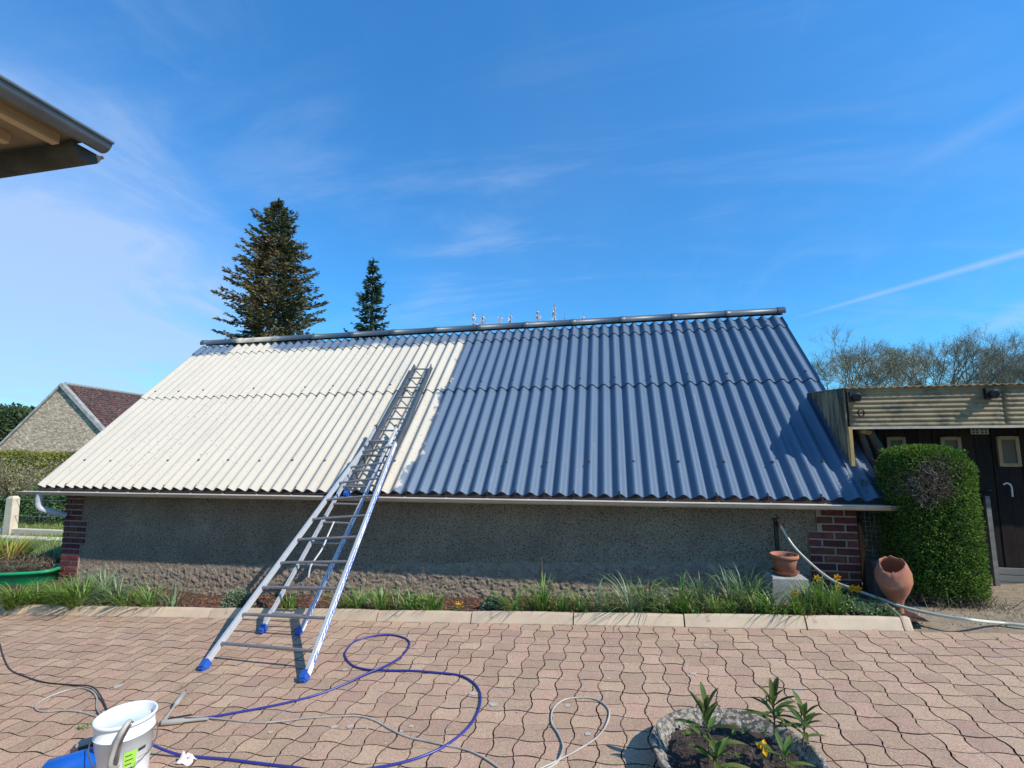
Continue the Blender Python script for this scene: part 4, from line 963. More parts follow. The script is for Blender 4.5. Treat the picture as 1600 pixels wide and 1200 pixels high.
def mound(px, py, rx, rz, m, lab, n=900, L=.022, name='mound_shrub'):
    x, y = bx(px, py); z = bedz(x, y); o = empty(name, (x, y, z), lab, 'shrub')
    mb = MB()
    for _ in range(n):
        d = rdir(); d.z = abs(d.z); k = ru(.75, 1); leaf(mb, (x + d.x * rx * k, y + d.y * rx * k, z + d.z * rz * k), d + rdir() * .8, L * ru(.6, 1.2), L * .7)
    mb.build('foliage', MT[m], o)
    c_ = MB().lathe([(rx * .8, 0), (rx * .72, rz * .4), (rx * .4, rz * .72), (0, rz * .8)], (x, y, z), 14); c_.build('stems', MT['hedgecore'], o)  # solid core in place of stems, inner shade painted dark
mound(370, 945, .17, .21, 'sedum', 'grey green rounded sedum mound in the mulch left of the ladder', 1300)
mound(772, 945, .15, .15, 'sedum', 'small grey green mound in the middle of the bed', 900)
mound(1330, 950, .24, .13, 'gr2', 'low silvery mat spreading over the kerb end', 1200, .03)
mound(1370, 952, .17, .10, 'gr2', 'low dark mat in front of the terracotta jar', 800, .03)
mound(660, 935, .16, .10, 'gr1', 'low leafy mat behind the tufts right of the ladder', 600)
mound(1300, 935, .15, .16, 'gr2', 'feathery grey shrub at the foot of the brick pillar', 700)
def daffodil(px, py, Y, h, lab, m='yellow'):
    c = at_y(px, py, Y); z = bedz(c.x, Y); o = empty('daffodil', (c.x, Y, z), lab, 'flower', 'yellow daffodils near the brick pillar')
    MB().tube([(c.x, Y, z), (c.x, Y, z + (c.z - z) * .6), c + Vector((0, .01, 0))], .003, 5).build('stem', MT['gr1'], o)
    m_ = MB()
    for k in range(6): a = k * 1.047 + .3; leaf(m_, c, (math.cos(a), -.15, math.sin(a)), .040, .024, (0, -1, 0), .003)
    m_.build('petals', MT[m], o)
    m_ = MB(); m_.lathe([(.008, 0), (.012, .012), (.016, .022), (.013, .021), (.007, .005)], c, 10, mtx=Matrix.Rotation(math.radians(90), 3, 'X')); m_.build('trumpet', MT['orange'], o)
daffodil(1240, 927, 5.10, .3, 'bright yellow daffodil in front of the stone block')
daffodil(1277, 903, 5.35, .3, 'pale daffodil highest right of the flowerpot')
daffodil(1308, 902, 5.4, .3, 'yellow daffodil touching the garden hose at the pillar')
daffodil(1309, 918, 5.3, .3, 'yellow daffodil just below the garden hose')
daffodil(1331, 919, 5.25, .3, 'left one of the two daffodils closest together')
daffodil(1340, 920, 5.25, .3, 'right one of the two daffodils closest together')
x, y = bx(715, 948); z = bedz(x, y); o = empty('primrose', (x, y, z), 'small yellow primrose on the bare mulch behind the kerb', 'flower')
m_ = MB()
for k in range(26): a = ru(0, 6.28); leaf(m_, (x + ru(-.05, .05), y + ru(-.03, .03), z + ru(.03, .07)), (math.cos(a), math.sin(a), .2), .026, .02, (0, 0, 1))
m_.build('petals', MT['yellow'], o)
m_ = MB()
for k in range(20): a = ru(0, 6.28); leaf(m_, (x, y, z), (math.cos(a), math.sin(a), .35), .07, .03, (0, 0, 1))
m_.build('leaves', MT['gr1'], o)

# ------------------------------------------------------------------ pot on block, standpipe, broken jar, low wall
bp0 = at_y(1234, 895, 5.62); zb = bedz(bp0.x, 5.7)
BX0, BX1 = at_y(1206, 910, 5.6).x, at_y(1262, 910, 5.6).x; BZ = at_y(1234, 903, 5.58).z
m_ = MB(); e = .012; x0, x1, y0, y1 = BX0, BX1, 5.57, 5.86
m_.add([(x0, y0, zb - .05), (x1, y0, zb - .05), (x1, y1, zb - .05), (x0, y1, zb - .05), (x0, y0, BZ - e), (x1, y0, BZ - e), (x1, y1, BZ - e), (x0, y1, BZ - e), (x0 + e, y0 + e, BZ), (x1 - e, y0 + e, BZ), (x1 - e, y1 - e, BZ), (x0 + e, y1 - e, BZ)],
       [(0, 1, 5, 4), (1, 2, 6, 5), (2, 3, 7, 6), (3, 0, 4, 7), (4, 5, 9, 8), (5, 6, 10, 9), (6, 7, 11, 10), (7, 4, 8, 11), (8, 9, 10, 11)])
m_.build('concrete_block', MT['block'], origin=((x0 + x1) / 2, 5.7, zb), label='squat grey concrete block standing in the bed under the flowerpot', cat='block')
pc_ = Vector(((x0 + x1) / 2 + .0, 5.72, BZ))
pot = empty('flowerpot', pc_, 'terracotta flowerpot on its saucer on the concrete block', 'flowerpot')
s = 1.0; MB().lathe([(0, .004), (.105, .004), (.125, .03), (.132, .036), (.126, .036), (.1, .012), (0, .012)], pc_, 32).build('saucer', MT['terra'], pot)
MB().lathe([(0, .014), (.088, .014), (.118, .15), (.118, .165), (.134, .168), (.138, .180), (.136, .200), (.128, .205), (.120, .200), (.112, .16), (.08, .03)], pc_, 36).build('pot_body', MT['terra'], pot)
m_ = MB(); m_.lathe([(0, .17), (.113, .165)], pc_, 20); m_.build('soil', MT['potsoil'], pot)
m_ = MB()
for _ in range(60): d = rdir(); leaf(m_, pc_ + Vector((ru(-.02, .08), ru(-.04, .04), .17)), (d.x, d.y, abs(d.z)), ru(.02, .045), .012)
m_.build('dead_leaves', MT['brownleaf'], pot)
tp = at_y(1217, 880, 6.02); sp_o = empty('standpipe', (tp.x, 6.02, bedz(tp.x, 6.0)), 'black standpipe with a red hose connector against the wall', 'tap')
tz = at_y(1215, 812, 6.02).z
MB().tube([(tp.x, 6.03, zb - .05), (tp.x - .005, 6.03, tz)], .022, 12).build('pipe', MT['tapblk'], sp_o)
m_ = MB(); m_.tube([(tp.x - .005, 6.03, tz - .04), (tp.x + .01, 5.98, tz - .05)], .02, 10); m_.tube([(tp.x - .04, 6.02, tz + .01), (tp.x + .03, 6.02, tz + .015)], .008, 8); m_.build('tap', MT['tapblk'], sp_o)
q = at_y(1219, 819, 5.98); MB().tube([q + Vector((0, 0, .03)), q + Vector((0, 0, -.012))], [.018, .02], 12).build('hose_connector', MT['redconn'], sp_o)
jc = at_y(1402, 962, 5.22); jc.z = SL * jc.x - .05
jar = MB()
class Jag:
    rows = (9, 10, 11)
    def __call__(s, t): return .018 * noise.noise((math.cos(6.283 * t) * 4, math.sin(6.283 * t) * 4, 1)) + .02 * noise.noise((math.cos(6.283 * t) * 11, math.sin(6.283 * t) * 11, 4)) - .06 * max(0, math.cos(6.283 * t - 3.9))
mt_ = Matrix.Diagonal((.63, .63, .88)) @ Matrix.Rotation(math.radians(-6), 3, 'Y') @ Matrix.Rotation(math.radians(12), 3, 'X')
jar.lathe([(0, .0), (.125, .0), (.13, .02), (.088, .06), (.080, .14), (.105, .22), (.175, .32), (.218, .41), (.215, .49), (.175, .57), (.150, .602), (.140, .598), (.165, .55), (.200, .48), (.202, .41), (.16, .32), (.09, .22), (.0, .15)], jc, 44, Jag(), mt_)
jar.build('broken_jar', MT['terra'], origin=jc, label='tall broken terracotta jar with a jagged rim beside the hedge', cat='jar')
m_ = MB(); lw0 = at_y(1338, 872, 6.0); lw1 = at_y(1396, 876, 6.0); V = []; n = 16
for i in range(n + 1):
    x = 2.60 + (lw1.x - 2.60) * i / n; zt = lw0.z + .012 * noise.noise((x * 14, 0, 0))
    V += [(x, 5.95, -.1), (x, 5.94 + .01 * noise.noise((x * 9, 2, 0)), zt), (x, 6.10, zt + .004), (x, 6.12, -.1)]
m_.add(V, [(4 * i + k, 4 * i + 4 + k, 4 * i + 5 + k, 4 * i + 1 + k) for i in range(n) for k in range(3)] + [(0, 1, 2, 3), (4 * n + 3, 4 * n + 2, 4 * n + 1, 4 * n)])
m_.build('low_concrete_wall', MT['oldconc'], origin=(2.7, 6.0, 0), label='low crumbling dark concrete wall between brick pillar and hedge', cat='wall')
# twisted climber trunk and wire netting
tr = empty('climber_trunk', (2.72, 6.22, 0), 'gnarled old climber trunk rising beside the brick pillar', 'tree')
pts = [(2.68, 6.25, 0), (2.70, 6.22, .3), (2.74, 6.20, .5), (2.70, 6.24, .75), (2.66, 6.28, 1.0), (2.70, 6.26, 1.3)]
MB().tube(spline(pts, 5), [.062 - .001 * i for i in range(26)], 10).build('trunk', MT['bark'], tr)
m_ = MB()
for i in range(9):
    a = ru(-.03, .03); m_.tube(spline([(2.68 + a, 6.18, 0 + ru(.3, .5)), (2.72 + a * 2, 6.15, .6), (2.80 + ru(-.1, .2), 6.12, ru(.7, 1.0))], 4), .006, 5)
m_.build('side_stems', MT['bark'], tr, kind='stuff')
nw = MB(); 
for i in range(11): nw.tube([(2.60, 6.06, .45 + i * .05), (3.0, 6.02, .45 + i * .05 + ru(-.006, .006))], .0013, 4)
for i in range(9): nw.tube([(2.62 + i * .045, 6.055, .43), (2.62 + i * .045, 6.055, .98)], .0013, 4)
nw.build('wire_netting', MT['wire'], origin=(2.8, 6.04, .4), label='rusty wire netting stretched between brick pillar and hedge', cat='netting')

# ------------------------------------------------------------------ box hedge on the right
hx, hy = 3.12, 5.90; hw, hdp, hh_ = .355, .37, 1.52; hz0 = terr(hx, hy) + .05
hed = empty('clipped_hedge', (hx, hy, hz0), 'tall clipped green hedge with a bare brown patch in front of the black shed', 'hedge')
def hsurf(a, z):         # superellipse radius at height
    n_ = 3.4; c, s = math.cos(a), math.sin(a)
    r = (abs(c) ** n_ + abs(s) ** n_) ** (-1 / n_)
    t = (z - hz0) / hh_; k = 1.0
    if t > .85: k = max(.05, 1 - ((t - .85) / .15) ** 2.6 * .6)
    if t < .10: k = .86 + 1.4 * t
    bump_ = 1 + .05 * noise.noise((c * 2.2, s * 2.2, z * 2.4)) + .03 * noise.noise((c * 6, s * 6, z * 6))
    return Vector((hx + hw * r * c * k * bump_, hy + hdp * r * s * k * bump_, z))
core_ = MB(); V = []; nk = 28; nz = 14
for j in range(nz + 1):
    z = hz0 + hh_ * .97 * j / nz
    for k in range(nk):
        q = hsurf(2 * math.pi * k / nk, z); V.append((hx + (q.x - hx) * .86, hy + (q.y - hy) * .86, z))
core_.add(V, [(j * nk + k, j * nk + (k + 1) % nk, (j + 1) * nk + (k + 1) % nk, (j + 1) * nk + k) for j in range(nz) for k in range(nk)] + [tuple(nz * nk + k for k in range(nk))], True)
core_.build('shade_core', MT['hedgecore'], hed)  # solid core with the hedge's inner shade painted into its colour
bald = at_y(1462, 755, 5.45)
def isbald(p):
    u = (p.x - bald.x) / .16; v = (p.z - bald.z) / .22
    u -= .35 * v
    return p.y < hy and u * u + v * v < 1.05 + .9 * noise.noise((p.x * 9, 0, p.z * 9)) + ru(-.55, .55)
lf = MB(); tw = MB()
for i in range(46000):
    top = rnd() < .2
    a = ru(0, 6.283)
    if rnd() < .35: a = ru(-2.6, .6)
    z = hz0 + hh_ * (ru(.02, 1.0) if not top else ru(.92, 1.0)); q = hsurf(a, z); k = ru(.84, 1.03) if not top else math.sqrt(rnd())
    p = Vector((hx + (q.x - hx) * k, hy + (q.y - hy) * k, z))
    if top: p.z = hz0 + hh_ * ru(.95, 1.02) - .12 * max(0, k - .55)
    out = Vector((math.cos(a), math.sin(a), .25 if not top else 1.2))
    if isbald(p) or (z < hz0 + .12 and rnd() < .7):
        if rnd() < .5:
            d = (out * .6 + rdir()).normalized(); e_ = p + d * ru(.04, .1); tw.tube([p, p.lerp(e_, .5) + rdir() * .01, e_], [.003, .002, .001], 4, False)
        if rnd() < .34: leaf(lf, p - out * .03, out + rdir(), .022, .014)
        continue
    leaf(lf, p, out * .8 + rdir() * 1.0, ru(.016, .032), ru(.010, .017))
lf.build('foliage', MT['hedge'], hed); tw.build('bare_twigs', MT['hedgetwig'], hed, kind='stuff')
# bare twigs and brown stems behind the jar and under the hedge
m_ = MB()
for _ in range(260):
    x = ru(2.65, 3.6); y = ru(5.40, 5.9); z = terr(x, y) + .04; d = rdir(); d.z = abs(d.z) * 1.2; m_.tube([(x, y, z), Vector((x, y, z)) + d * ru(.05, .16)], [.003, .001], 4, False)
m_.build('dead_twigs', MT['hedgetwig'], kind='stuff', label='dead brown twigs littering the foot of the clipped hedge', cat='twigs')
m_ = MB()
for _ in range(1500):
    x = ru(2.62, 3.2); y = ru(6.0, 6.2); z = ru(.45, 1.25); leaf(m_, (x, y, z), rdir(), ru(.02, .04), .02)
m_.build('climber_leaves', MT['dkhedge'], tr)
m_ = MB()
for _ in range(260):
    x = ru(3.0, 3.9); y = ru(5.2, 5.5) if rnd() < .7 else ru(5.5, 6.3); blade(m_, (x, y, terr(x, y) + .05), ru(-1, 1), ru(-1, 1), ru(.01, .04), ru(.02, .06), .006, 3)
m_.build('sparse_grass', MT['straw'], kind='stuff', label='sparse dry grass on the gravel at the hedge foot', cat='grass')

# ------------------------------------------------------------------ black timber shed with corrugated canopy
WY = 6.62; PXp = 2.62; FY = 6.24
bs_ = empty('black_timber_shed', (5.5, WY, .05), 'black plank shed with pale framed windows and corrugated fibreglass canopy', 'shed')
x = 2.78; wallm = MB()
wallm.box((2.72, WY + .035, 0), (8.6, WY + .1, 2.2)); wallm.build('backing_wall', MT['lampblk'], bs_)
while x < 7.6:
    w = ru(.13, .16); m_ = MB(); zt = 2.18; zb_ = terr(x, WY) + .06; e = .004
    m_.box((x + .002, WY - .012 + ru(-.004, .004), zb_), (x + w - .004, WY + .022, zt)); m_.build('plank', MT['blackwood'], bs_, origin=(x, WY, 1)); x += w
for xx in (2.72, 8.5): MB().box((xx, WY + .11, -.2), (xx + .1, 9.5, 2.2)).build('side_wall', MT['blackwood'], bs_)
MB().box((2.72, 9.52, -.2), (8.6, 9.6, 2.2)).build('rear_wall', MT['blackwood'], bs_)
def wframe(px0, py0, px1, py1, skew=0):
    a = at_y(px0, py0, WY - .04); b = at_y(px1, py1, WY - .04); t = .036; par = empty('window', (a.x, WY, a.z)); par.parent = bs_; par.location = Vector((a.x, WY, a.z)) - ORI[bs_]
    y0, y1 = WY - .045, WY - .018
    f = MB(); f.box((a.x, y0, b.z), (a.x + t, y1, a.z)); f.box((b.x - t, y0, b.z), (b.x, y1, a.z)); f.box((a.x + t, y0 + .002, a.z - t), (b.x - t, y1, a.z + .003)); f.box((a.x + t, y0 + .002, b.z - .003), (b.x - t, y1, b.z + t))
    f.build('window_frame', MT['paleframe'], par)
    g = MB(); g.box((a.x + t, y0 + .014, b.z + t), (b.x - t, y0 + .018, a.z - t)); g.build('window_panel', MT['hessian'], par)
wframe(1557, 682, 1597, 729); wframe(1469, 683, 1505, 722); wframe(1385, 683, 1418, 720)
for px in (1516, 1530):
    a = at_y(px, 671, WY - .03); m_ = MB(); m_.box((a.x, WY - .035, a.z - .055), (a.x + .088, WY - .019, a.z + .01)); v_ = m_.build('vent', MT['socket'], bs_, origin=(a.x, WY, a.z))
    h_ = MB()
    for i in range(2):
        for j in range(2): h_.box((a.x + .014 + i * .036, WY - .037, a.z - .045 + j * .028), (a.x + .036 + i * .036, WY - .0355, a.z - .027 + j * .028))
    h_.build('vent_holes', MT['lampblk'], v_)
a = [at_y(1567, 757, WY - .05), at_y(1574, 755, WY - .06), at_y(1580, 760, WY - .06), at_y(1582, 776, WY - .05)]
MB().tube(spline(a, 5), .009, 8).build('door_handle', MT['strap'], bs_)
MB().box(at_y(1541, 764, WY - .03) - Vector((0, .02, .012)), at_y(1549, 768, WY - .03) + Vector((0, .01, .012))).build('door_bolt', MT['brownpl'], bs_)
a, b = at_y(1541, 775, WY - .06), at_y(1558, 916, WY - .12); m_ = MB().bar(a, b, .045, .035); m_.build('prop_post', MT['greyboard'], bs_)
a, b = at_y(1559, 887, WY - .05), at_y(1662, 925, WY - .05); zz = [b.z + (a.z - b.z) * k / 3 for k in range(4)]
for k in range(3): MB().box((a.x, WY - .055 + .004 * k, zz[k] + .004), (b.x, WY - .02, zz[k + 1] - .003)).build('board', MT['greyboard'], bs_, origin=(a.x, WY, zz[k]))
a, b = at_y(1518, 905, WY - .05), at_y(1555, 918, WY - .05); MB().box((a.x, WY - .05, b.z), (b.x, WY - .02, a.z)).build('board', MT['greyboard'], bs_, origin=(a.x, WY, b.z))
# canopy
zt_, zb2 = 2.262, 1.815
def corr_panel(name, fn, nu, nv, par, m):
    V = [fn(i / nu, j / nv) for j in range(nv + 1) for i in range(nu + 1)]
    q = MB(); q.add(V, [(j * (nu + 1) + i, j * (nu + 1) + i + 1, (j + 1) * (nu + 1) + i + 1, (j + 1) * (nu + 1) + i) for j in range(nv) for i in range(nu)], True)
    ob = q.build(name, m, par); s = ob.modifiers.new('thickness', 'SOLIDIFY'); s.thickness = .003; s.offset = 0; return ob
fx0, fx1 = PXp + .01, 7.2
for k in range(3):
    a0, a1 = fx0 + (fx1 - fx0) * k / 3 - (.03 if k else 0), fx0 + (fx1 - fx0) * (k + 1) / 3
    corr_panel('fascia_sheet', lambda u, v: (a0 + (a1 - a0) * u, FY + .0055 * math.cos(2 * math.pi * v * 8.5) - .002 * k + .003 * noise.noise((a0 * 2 + u * 6, v, 0)), zb2 + (zt_ - .01 - zb2) * v + .002 * noise.noise((u * 9, 0, k))), 24, 68, bs_, MT['fibre'])
corr_panel('canopy_sheet', lambda u, v: (fx0 - .03 + (fx1 - fx0) * u, FY - .04 + 1.4 * v, zt_ + .008 * math.cos(2 * math.pi * u * (fx1 - fx0) / .076) + .05 * v), 620, 3, bs_, MT['fibre'])
def sidef(u, v):
    y = FY + u * 1.02; zr = EZ + (y - EY) * math.tan(SLOPE) - .01; zt2 = zt_ + .0 + .045 * u; zr = min(zr, zt2)
    return (PXp + .022 * math.cos(2 * math.pi * y / .10), y, zr + (zt2 - zr) * v)
corr_panel('side_sheet', sidef, 220, 6, bs_, mat('sunlit_fibreglass', (.66, .55, .38), (.50, .41, .27), rough=.7, scale=5, leaf=.5, c3=(.12, .11, .075), s3=9, a3=(.42, .6), stretch=(1, 2.2, .12)))  # paler tone paints in sunlight; weathering streaks stand in for rib shading
m_ = MB(); 
for k in range(40): xa = fx0 + (fx1 - fx0) * k / 40; xb = fx0 + (fx1 - fx0) * (k + 1) / 40; m_.bar((xa, FY - .014, zb2 - .008 + .004 * noise.noise((xa * 3, 0, 0))), (xb, FY - .014, zb2 - .008 + .004 * noise.noise((xb * 3, 0, 0))), .026, .022, (0, 0, 1))
m_.build('batten', MT['batten'], bs_)
rf = MB(); rf.box((2.70, WY + .03, 2.19), (8.6, 9.6, 2.235)); rf.build('roof_deck', MT['darkwood'], bs_)
MB().box((PXp + .016, FY + .012, 1.84), (PXp + .05, FY + .03, zt_ - .03)).build('corner_batten', MT['lampblk'], bs_)
a = Vector((PXp - .005, FY - .025, EZ + (FY - EY) * math.tan(SLOPE) + .0)); MB().bar(a, a + Vector((-.0, 0, .44)), .036, .03).build('post', MT['newwood'], bs_)
for (p0, p1, r) in (((1352, 665), (1386, 728), .045), ((1340, 668), (1362, 728), .036)):
    a, b = at_y(*p0, 6.42), at_y(*p1, 6.40); m_ = MB().tube(spline([a, a.lerp(b, .5) + Vector((.01, 0, .01)), b + (b - a) * .6], 4), r, 10); m_.build('log_brace', MT['bark'], bs_)
a = at_y(1343, 671, 6.38); MB().bar(a, a + Vector((.11, .02, -.03)), .05, .07).build('wood_stub', MT['newwood'], bs_)
def blacklamp(px, py, lab):
    c = at_y(px, py, FY - .06); o = empty('outdoor_lamp', c, lab, 'lamp')
    m_ = MB(); m_.box(c - Vector((.055, -.005, .06)), c + Vector((.05, .045, .055))); m_.build('lamp_body', MT['lampblk'], o)
    m_ = MB(); m_.lathe([(.0, -.02), (.03, -.02), (.046, .02), (.044, .03), (0, .01)], c + Vector((0, -.012, -.005)), 14, mtx=Matrix.Rotation(math.radians(100), 3, 'X')); m_.build('lamp_head', MT['lampblk'], o)
blacklamp(1337, 619, 'black lamp at the left corner of the corrugated fascia')
blacklamp(1551, 614, 'black lamp further right on the corrugated fascia')
c = at_y(1345, 645, FY - .03); o = empty('wire_coil', c, 'small coil of grey wire hanging on the fascia under the left lamp', 'coil')
for k in range(4): MB().tube([c + Vector((.032 * math.cos(t * .45), -.004 * k, .038 * math.sin(t * .45))) for t in range(15)], .0055, 6).build('wire_loop', MT['lampblk'], o)
MB().tube([c + Vector((0, 0, .038)), c + Vector((-.02, .0, .13))], .002, 5).build('wire_lead', MT['wire'], o)

# ------------------------------------------------------------------ neighbouring house eave, top left
hc = ray(176, 224) * (1.55 / ray(176, 224).z) + EYEV
ho = empty('house_corner', (hc.x - 1.2, hc.y - 2, 0), 'corner of a neighbouring house roof with zinc gutter and pale rafters', 'house')
def gutter_bar(p, q, r, name, m, par, dirn):
    p, q = Vector(p), Vector(q); t = (q - p).normalized(); side_ = Vector((-t.y, t.x, 0)).normalized() * dirn; V = []; na = 12
    for e_ in (p, q):
        for k in range(na + 1): a = math.pi * k / na; V.append(e_ + side_ * (r * math.cos(a)) + Vector((0, 0, -r * math.sin(a))))
    g = MB(); g.add(V, [(k, k + 1, na + 2 + k, na + 1 + k) for k in range(na)], True); g.add(V[:na + 1], [tuple(range(na + 1))]); g.add(V[na + 1:], [tuple(range(na, -1, -1))])
    g.tube([p + side_ * (r + .004), q + side_ * (r + .004)], .009, 8)
    ob = g.build(name, m, par); return ob
gr_ = .050
g1 = gutter_bar((hc.x - gr_, hc.y, hc.z), (hc.x - gr_, hc.y - 5.5, hc.z), gr_, 'gutter', MT['zinc'], ho, 1)
for yy in (.75, 1.5, 2.3): MB().box((hc.x - .03, hc.y - yy, hc.z - .045), (hc.x + .012, hc.y - yy + .03, hc.z + .005)).build('gutter_bracket', MT['strap'], ho)
g2 = gutter_bar((hc.x - .12, hc.y - .03, hc.z - .035), (hc.x - 5.5, hc.y - .03, hc.z - .035), .072, 'gutter', MT['oldconc'], ho, -1)
# hipped roof: two planes rising inwards from the gutters, deck + tiles
sl_ = .30
rf = MB()
A = Vector((hc.x - .05, hc.y - .05, hc.z - .0)); L1 = 5.4; D_ = 2.0
top = Vector((-D_, -D_, D_ * sl_)) 
rf.add([A, A + Vector((0, -L1, 0)), A + Vector((-D_, -L1, D_ * sl_)), A + top, A + Vector((-L1, 0, 0)), A + Vector((-L1, -D_, D_ * sl_))] + [A + Vector((0, 0, .012)), A + Vector((0, -L1, .012)), A + Vector((-D_, -L1, D_ * sl_ + .012)), A + top + Vector((0, 0, .012)), A + Vector((-L1, 0, .012)), A + Vector((-L1, -D_, D_ * sl_ + .012))],
       [(0, 1, 2, 3), (0, 3, 5, 4), (9, 8, 7, 6), (10, 11, 9, 6), (0, 6, 7, 1), (0, 4, 10, 6)])
rf.build('roof', MT['tile'], ho)
MB().box((A.x - .95, A.y - 5.3, A.z - .014), (A.x - .004, A.y - .004, A.z - .006)).build('soffit', MT['soffit'], ho)
MB().box((A.x - 5.3, A.y - .95, A.z - .0145), (A.x - .951, A.y - .004, A.z - .0065)).build('soffit', MT['soffit'], ho)
for xo in (.13, .36, .62, .9): MB().bar(A + Vector((-xo, -.05 - xo * .25, -.039)), A + Vector((-xo - .10, -5.2, -.039)), .045, .05).build('rafter', MT['eavewood'], ho)
MB().box((A.x - 5.4, A.y - 5.4, -.6), (A.x - .85, A.y - .85, hc.z + .15)).build('house_wall', MT['post'], ho)

# ------------------------------------------------------------------ trees behind
def conifer(name, px, ptop, pbase, Y, halfw, lab, m, mb_, seedv, dens=1.0, ragged=.25, needle=.16, zb=None, trunkm='birch', upturn=.0, power=.8):
    random.seed(seedv)
    t = at_y(px, ptop, Y); zb = -.6; H = t.z - zb; c = Vector((t.x, Y, zb)); o = empty(name, c, lab, 'tree')
    MB().tube([c, c + Vector((.0, 0, H * .5)), c + Vector((0, 0, H * .98))], [.17 * H / 9, .10 * H / 9, .012], 9).build('trunk', MT[trunkm], o)
    q = MB(); br = MB(); z = 1.2
    while z < H - .12:
        f = z / H; R_ = halfw * ((1 - f) ** power) * min(1, ((H - z) / (H * .13) + .05)) ** .6 + .03; R_ = min(R_, .63 * halfw)
        nb = max(4, int(9 * dens * (1 if f < .85 else .6)))
        for k in range(nb):
            a = 2 * math.pi * (k + rnd() * .9) / nb; L_ = R_ * ru(1 - ragged * 1.6, 1 + ragged * .5)
            if rnd() < .06: L_ *= 1.15
            if f > .82: L_ = min(L_, R_ * .95)
            d = Vector((math.cos(a), math.sin(a), 0)); droop = ru(-.28, .02) if f < .84 else ru(.1, .5)
            p0 = c + Vector((0, 0, z + ru(-.12, .12)))
            path = [p0 + d * L_ * s + Vector((0, 0, L_ * (droop * s + (.30 + upturn) * s * s))) for s in (0, .35, .7, 1)]
            br.tube(path, [.028 * L_ / 2 + .006, .018, .01, .004], 4, False)
            ns_ = int((L_ * 13 + L_ * L_ * 4) * dens) + 6
            for s_ in range(ns_):
                s = (s_ + rnd()) / ns_ ; s = .14 + .86 * s; i_ = min(2, int(s * 3)); pp = path[i_].lerp(path[i_ + 1], s * 3 - i_)
                side_ = Vector((-d.y, d.x, 0)) * (1 if rnd() < .5 else -1)
                dd = (d * ru(.4, 1.1) + side_ * ru(.3, 1.1) + Vector((0, 0, ru(-.25, .40)))).normalized(); pp = pp + side_ * (L_ * .34 * (1.05 - s) * rnd()); Ls = (needle * 2.0 * (1.15 - .5 * s)) * ru(.6, 1.3)
                # a twig of needles: several thin slivers around its axis
                for _ in range(3):
                    dj = (dd + rdir() * .32).normalized(); leaf(q, pp + rdir() * .03, dj, Ls * ru(.6, 1), Ls * ru(.16, .26))
        z += (.27 if f < .8 else .17) * (H / 9) ** .5
    for _ in range(44): p0 = c + Vector((0, 0, H - ru(0, .75))); leaf(q, p0, Vector((ru(-.5, .5), ru(-.5, .5), 1)), ru(.1, .22), .025)
    q.build('crown', MT[m], o); br.build('branches', MT['bark'], o, kind='stuff')
conifer('spruce_tree', 435, 312, 525, 21.0, 4.1, 'large browning spruce rising behind the white end of the roof', 'spruce', 0, 11, 1.18, .34, .18, power=.57)
conifer('fir_tree', 583, 404, 515, 18.0, 2.1, 'small dark green fir right of the large spruce', 'fir', 0, 5, 1.0, .4, .13, trunkm='bark', upturn=.1, power=.8)
random.seed(21)
def bare_tree(px, ptop, Y, spread, lab, name='bare_tree', buds=0, seedv=1, m='twig', r0=.16, grp='bare trees behind the black shed', depth=7, budm='bud', trunk_f=.30):
    random.seed(seedv); t = at_y(px, ptop, Y); zb = -.4; H = t.z - zb; c = Vector((t.x, Y, zb)); o = empty(name, c, lab, 'tree', grp)
    tk = MB(); q = MB(); bd = MB()
    def grow(p, d, L_, r, dep):
        bend = rdir() * .22; m1 = p + d * L_ * .5 + bend * L_ * .15; e_ = p + (d + bend * .3).normalized() * L_
        (tk if dep >= depth - 1 else q).tube([p, m1, e_], [r, r * .82, r * .62], 5 if dep > 3 else 3, False)
        if dep <= 2 and buds:
            for _ in range(max(1, buds // 2) if rnd() < .7 else 0):
                s = rnd(); leaf(bd, p.lerp(e_, s) + rdir() * .05, rdir(), ru(.05, .10), ru(.03, .06))
        if dep <= 2:
            for _ in range(2 if dep <= 1 else 1):
                s_ = rnd(); p_ = p.lerp(e_, s_); q.tube([p_, p_ + (d + rdir() * .9).normalized() * L_ * ru(.4, .9)], [r * .5, r * .25], 3, False)
        if dep == 0: return
        n = random.choice((2, 3, 3)) if dep > 2 else random.choice((3, 4))
        for k in range(n):
            dd = (d * 1.0 + rdir() * .62 + Vector((0, 0, .20))); dd.x *= spread; dd.normalize()
            grow(e_ if rnd() < .7 else p.lerp(e_, ru(.55, .95)), dd, L_ * ru(.62, .86), r * ru(.5, .68), dep - 1)
    h0 = H * trunk_f
    grow(c, Vector((ru(-.06, .06), 0, 1)).normalized(), h0, r0, depth)
    zs = max(v[2] for v in q.v); zs2 = sorted(v[2] for v in q.v)[int(len(q.v) * .985)]; k = H / (zs2 - zb)
    for mm in (tk, q, bd): mm.v = [(c.x + (v[0] - c.x) * (.5 + .5 * k), c.y + (v[1] - c.y) * (.5 + .5 * k), zb + (v[2] - zb) * k) for v in mm.v]
    tk.build('trunk', MT['bark'], o); q.build('crown', MT[m], o)
    if buds: bd.build('buds', MT[budm], o)
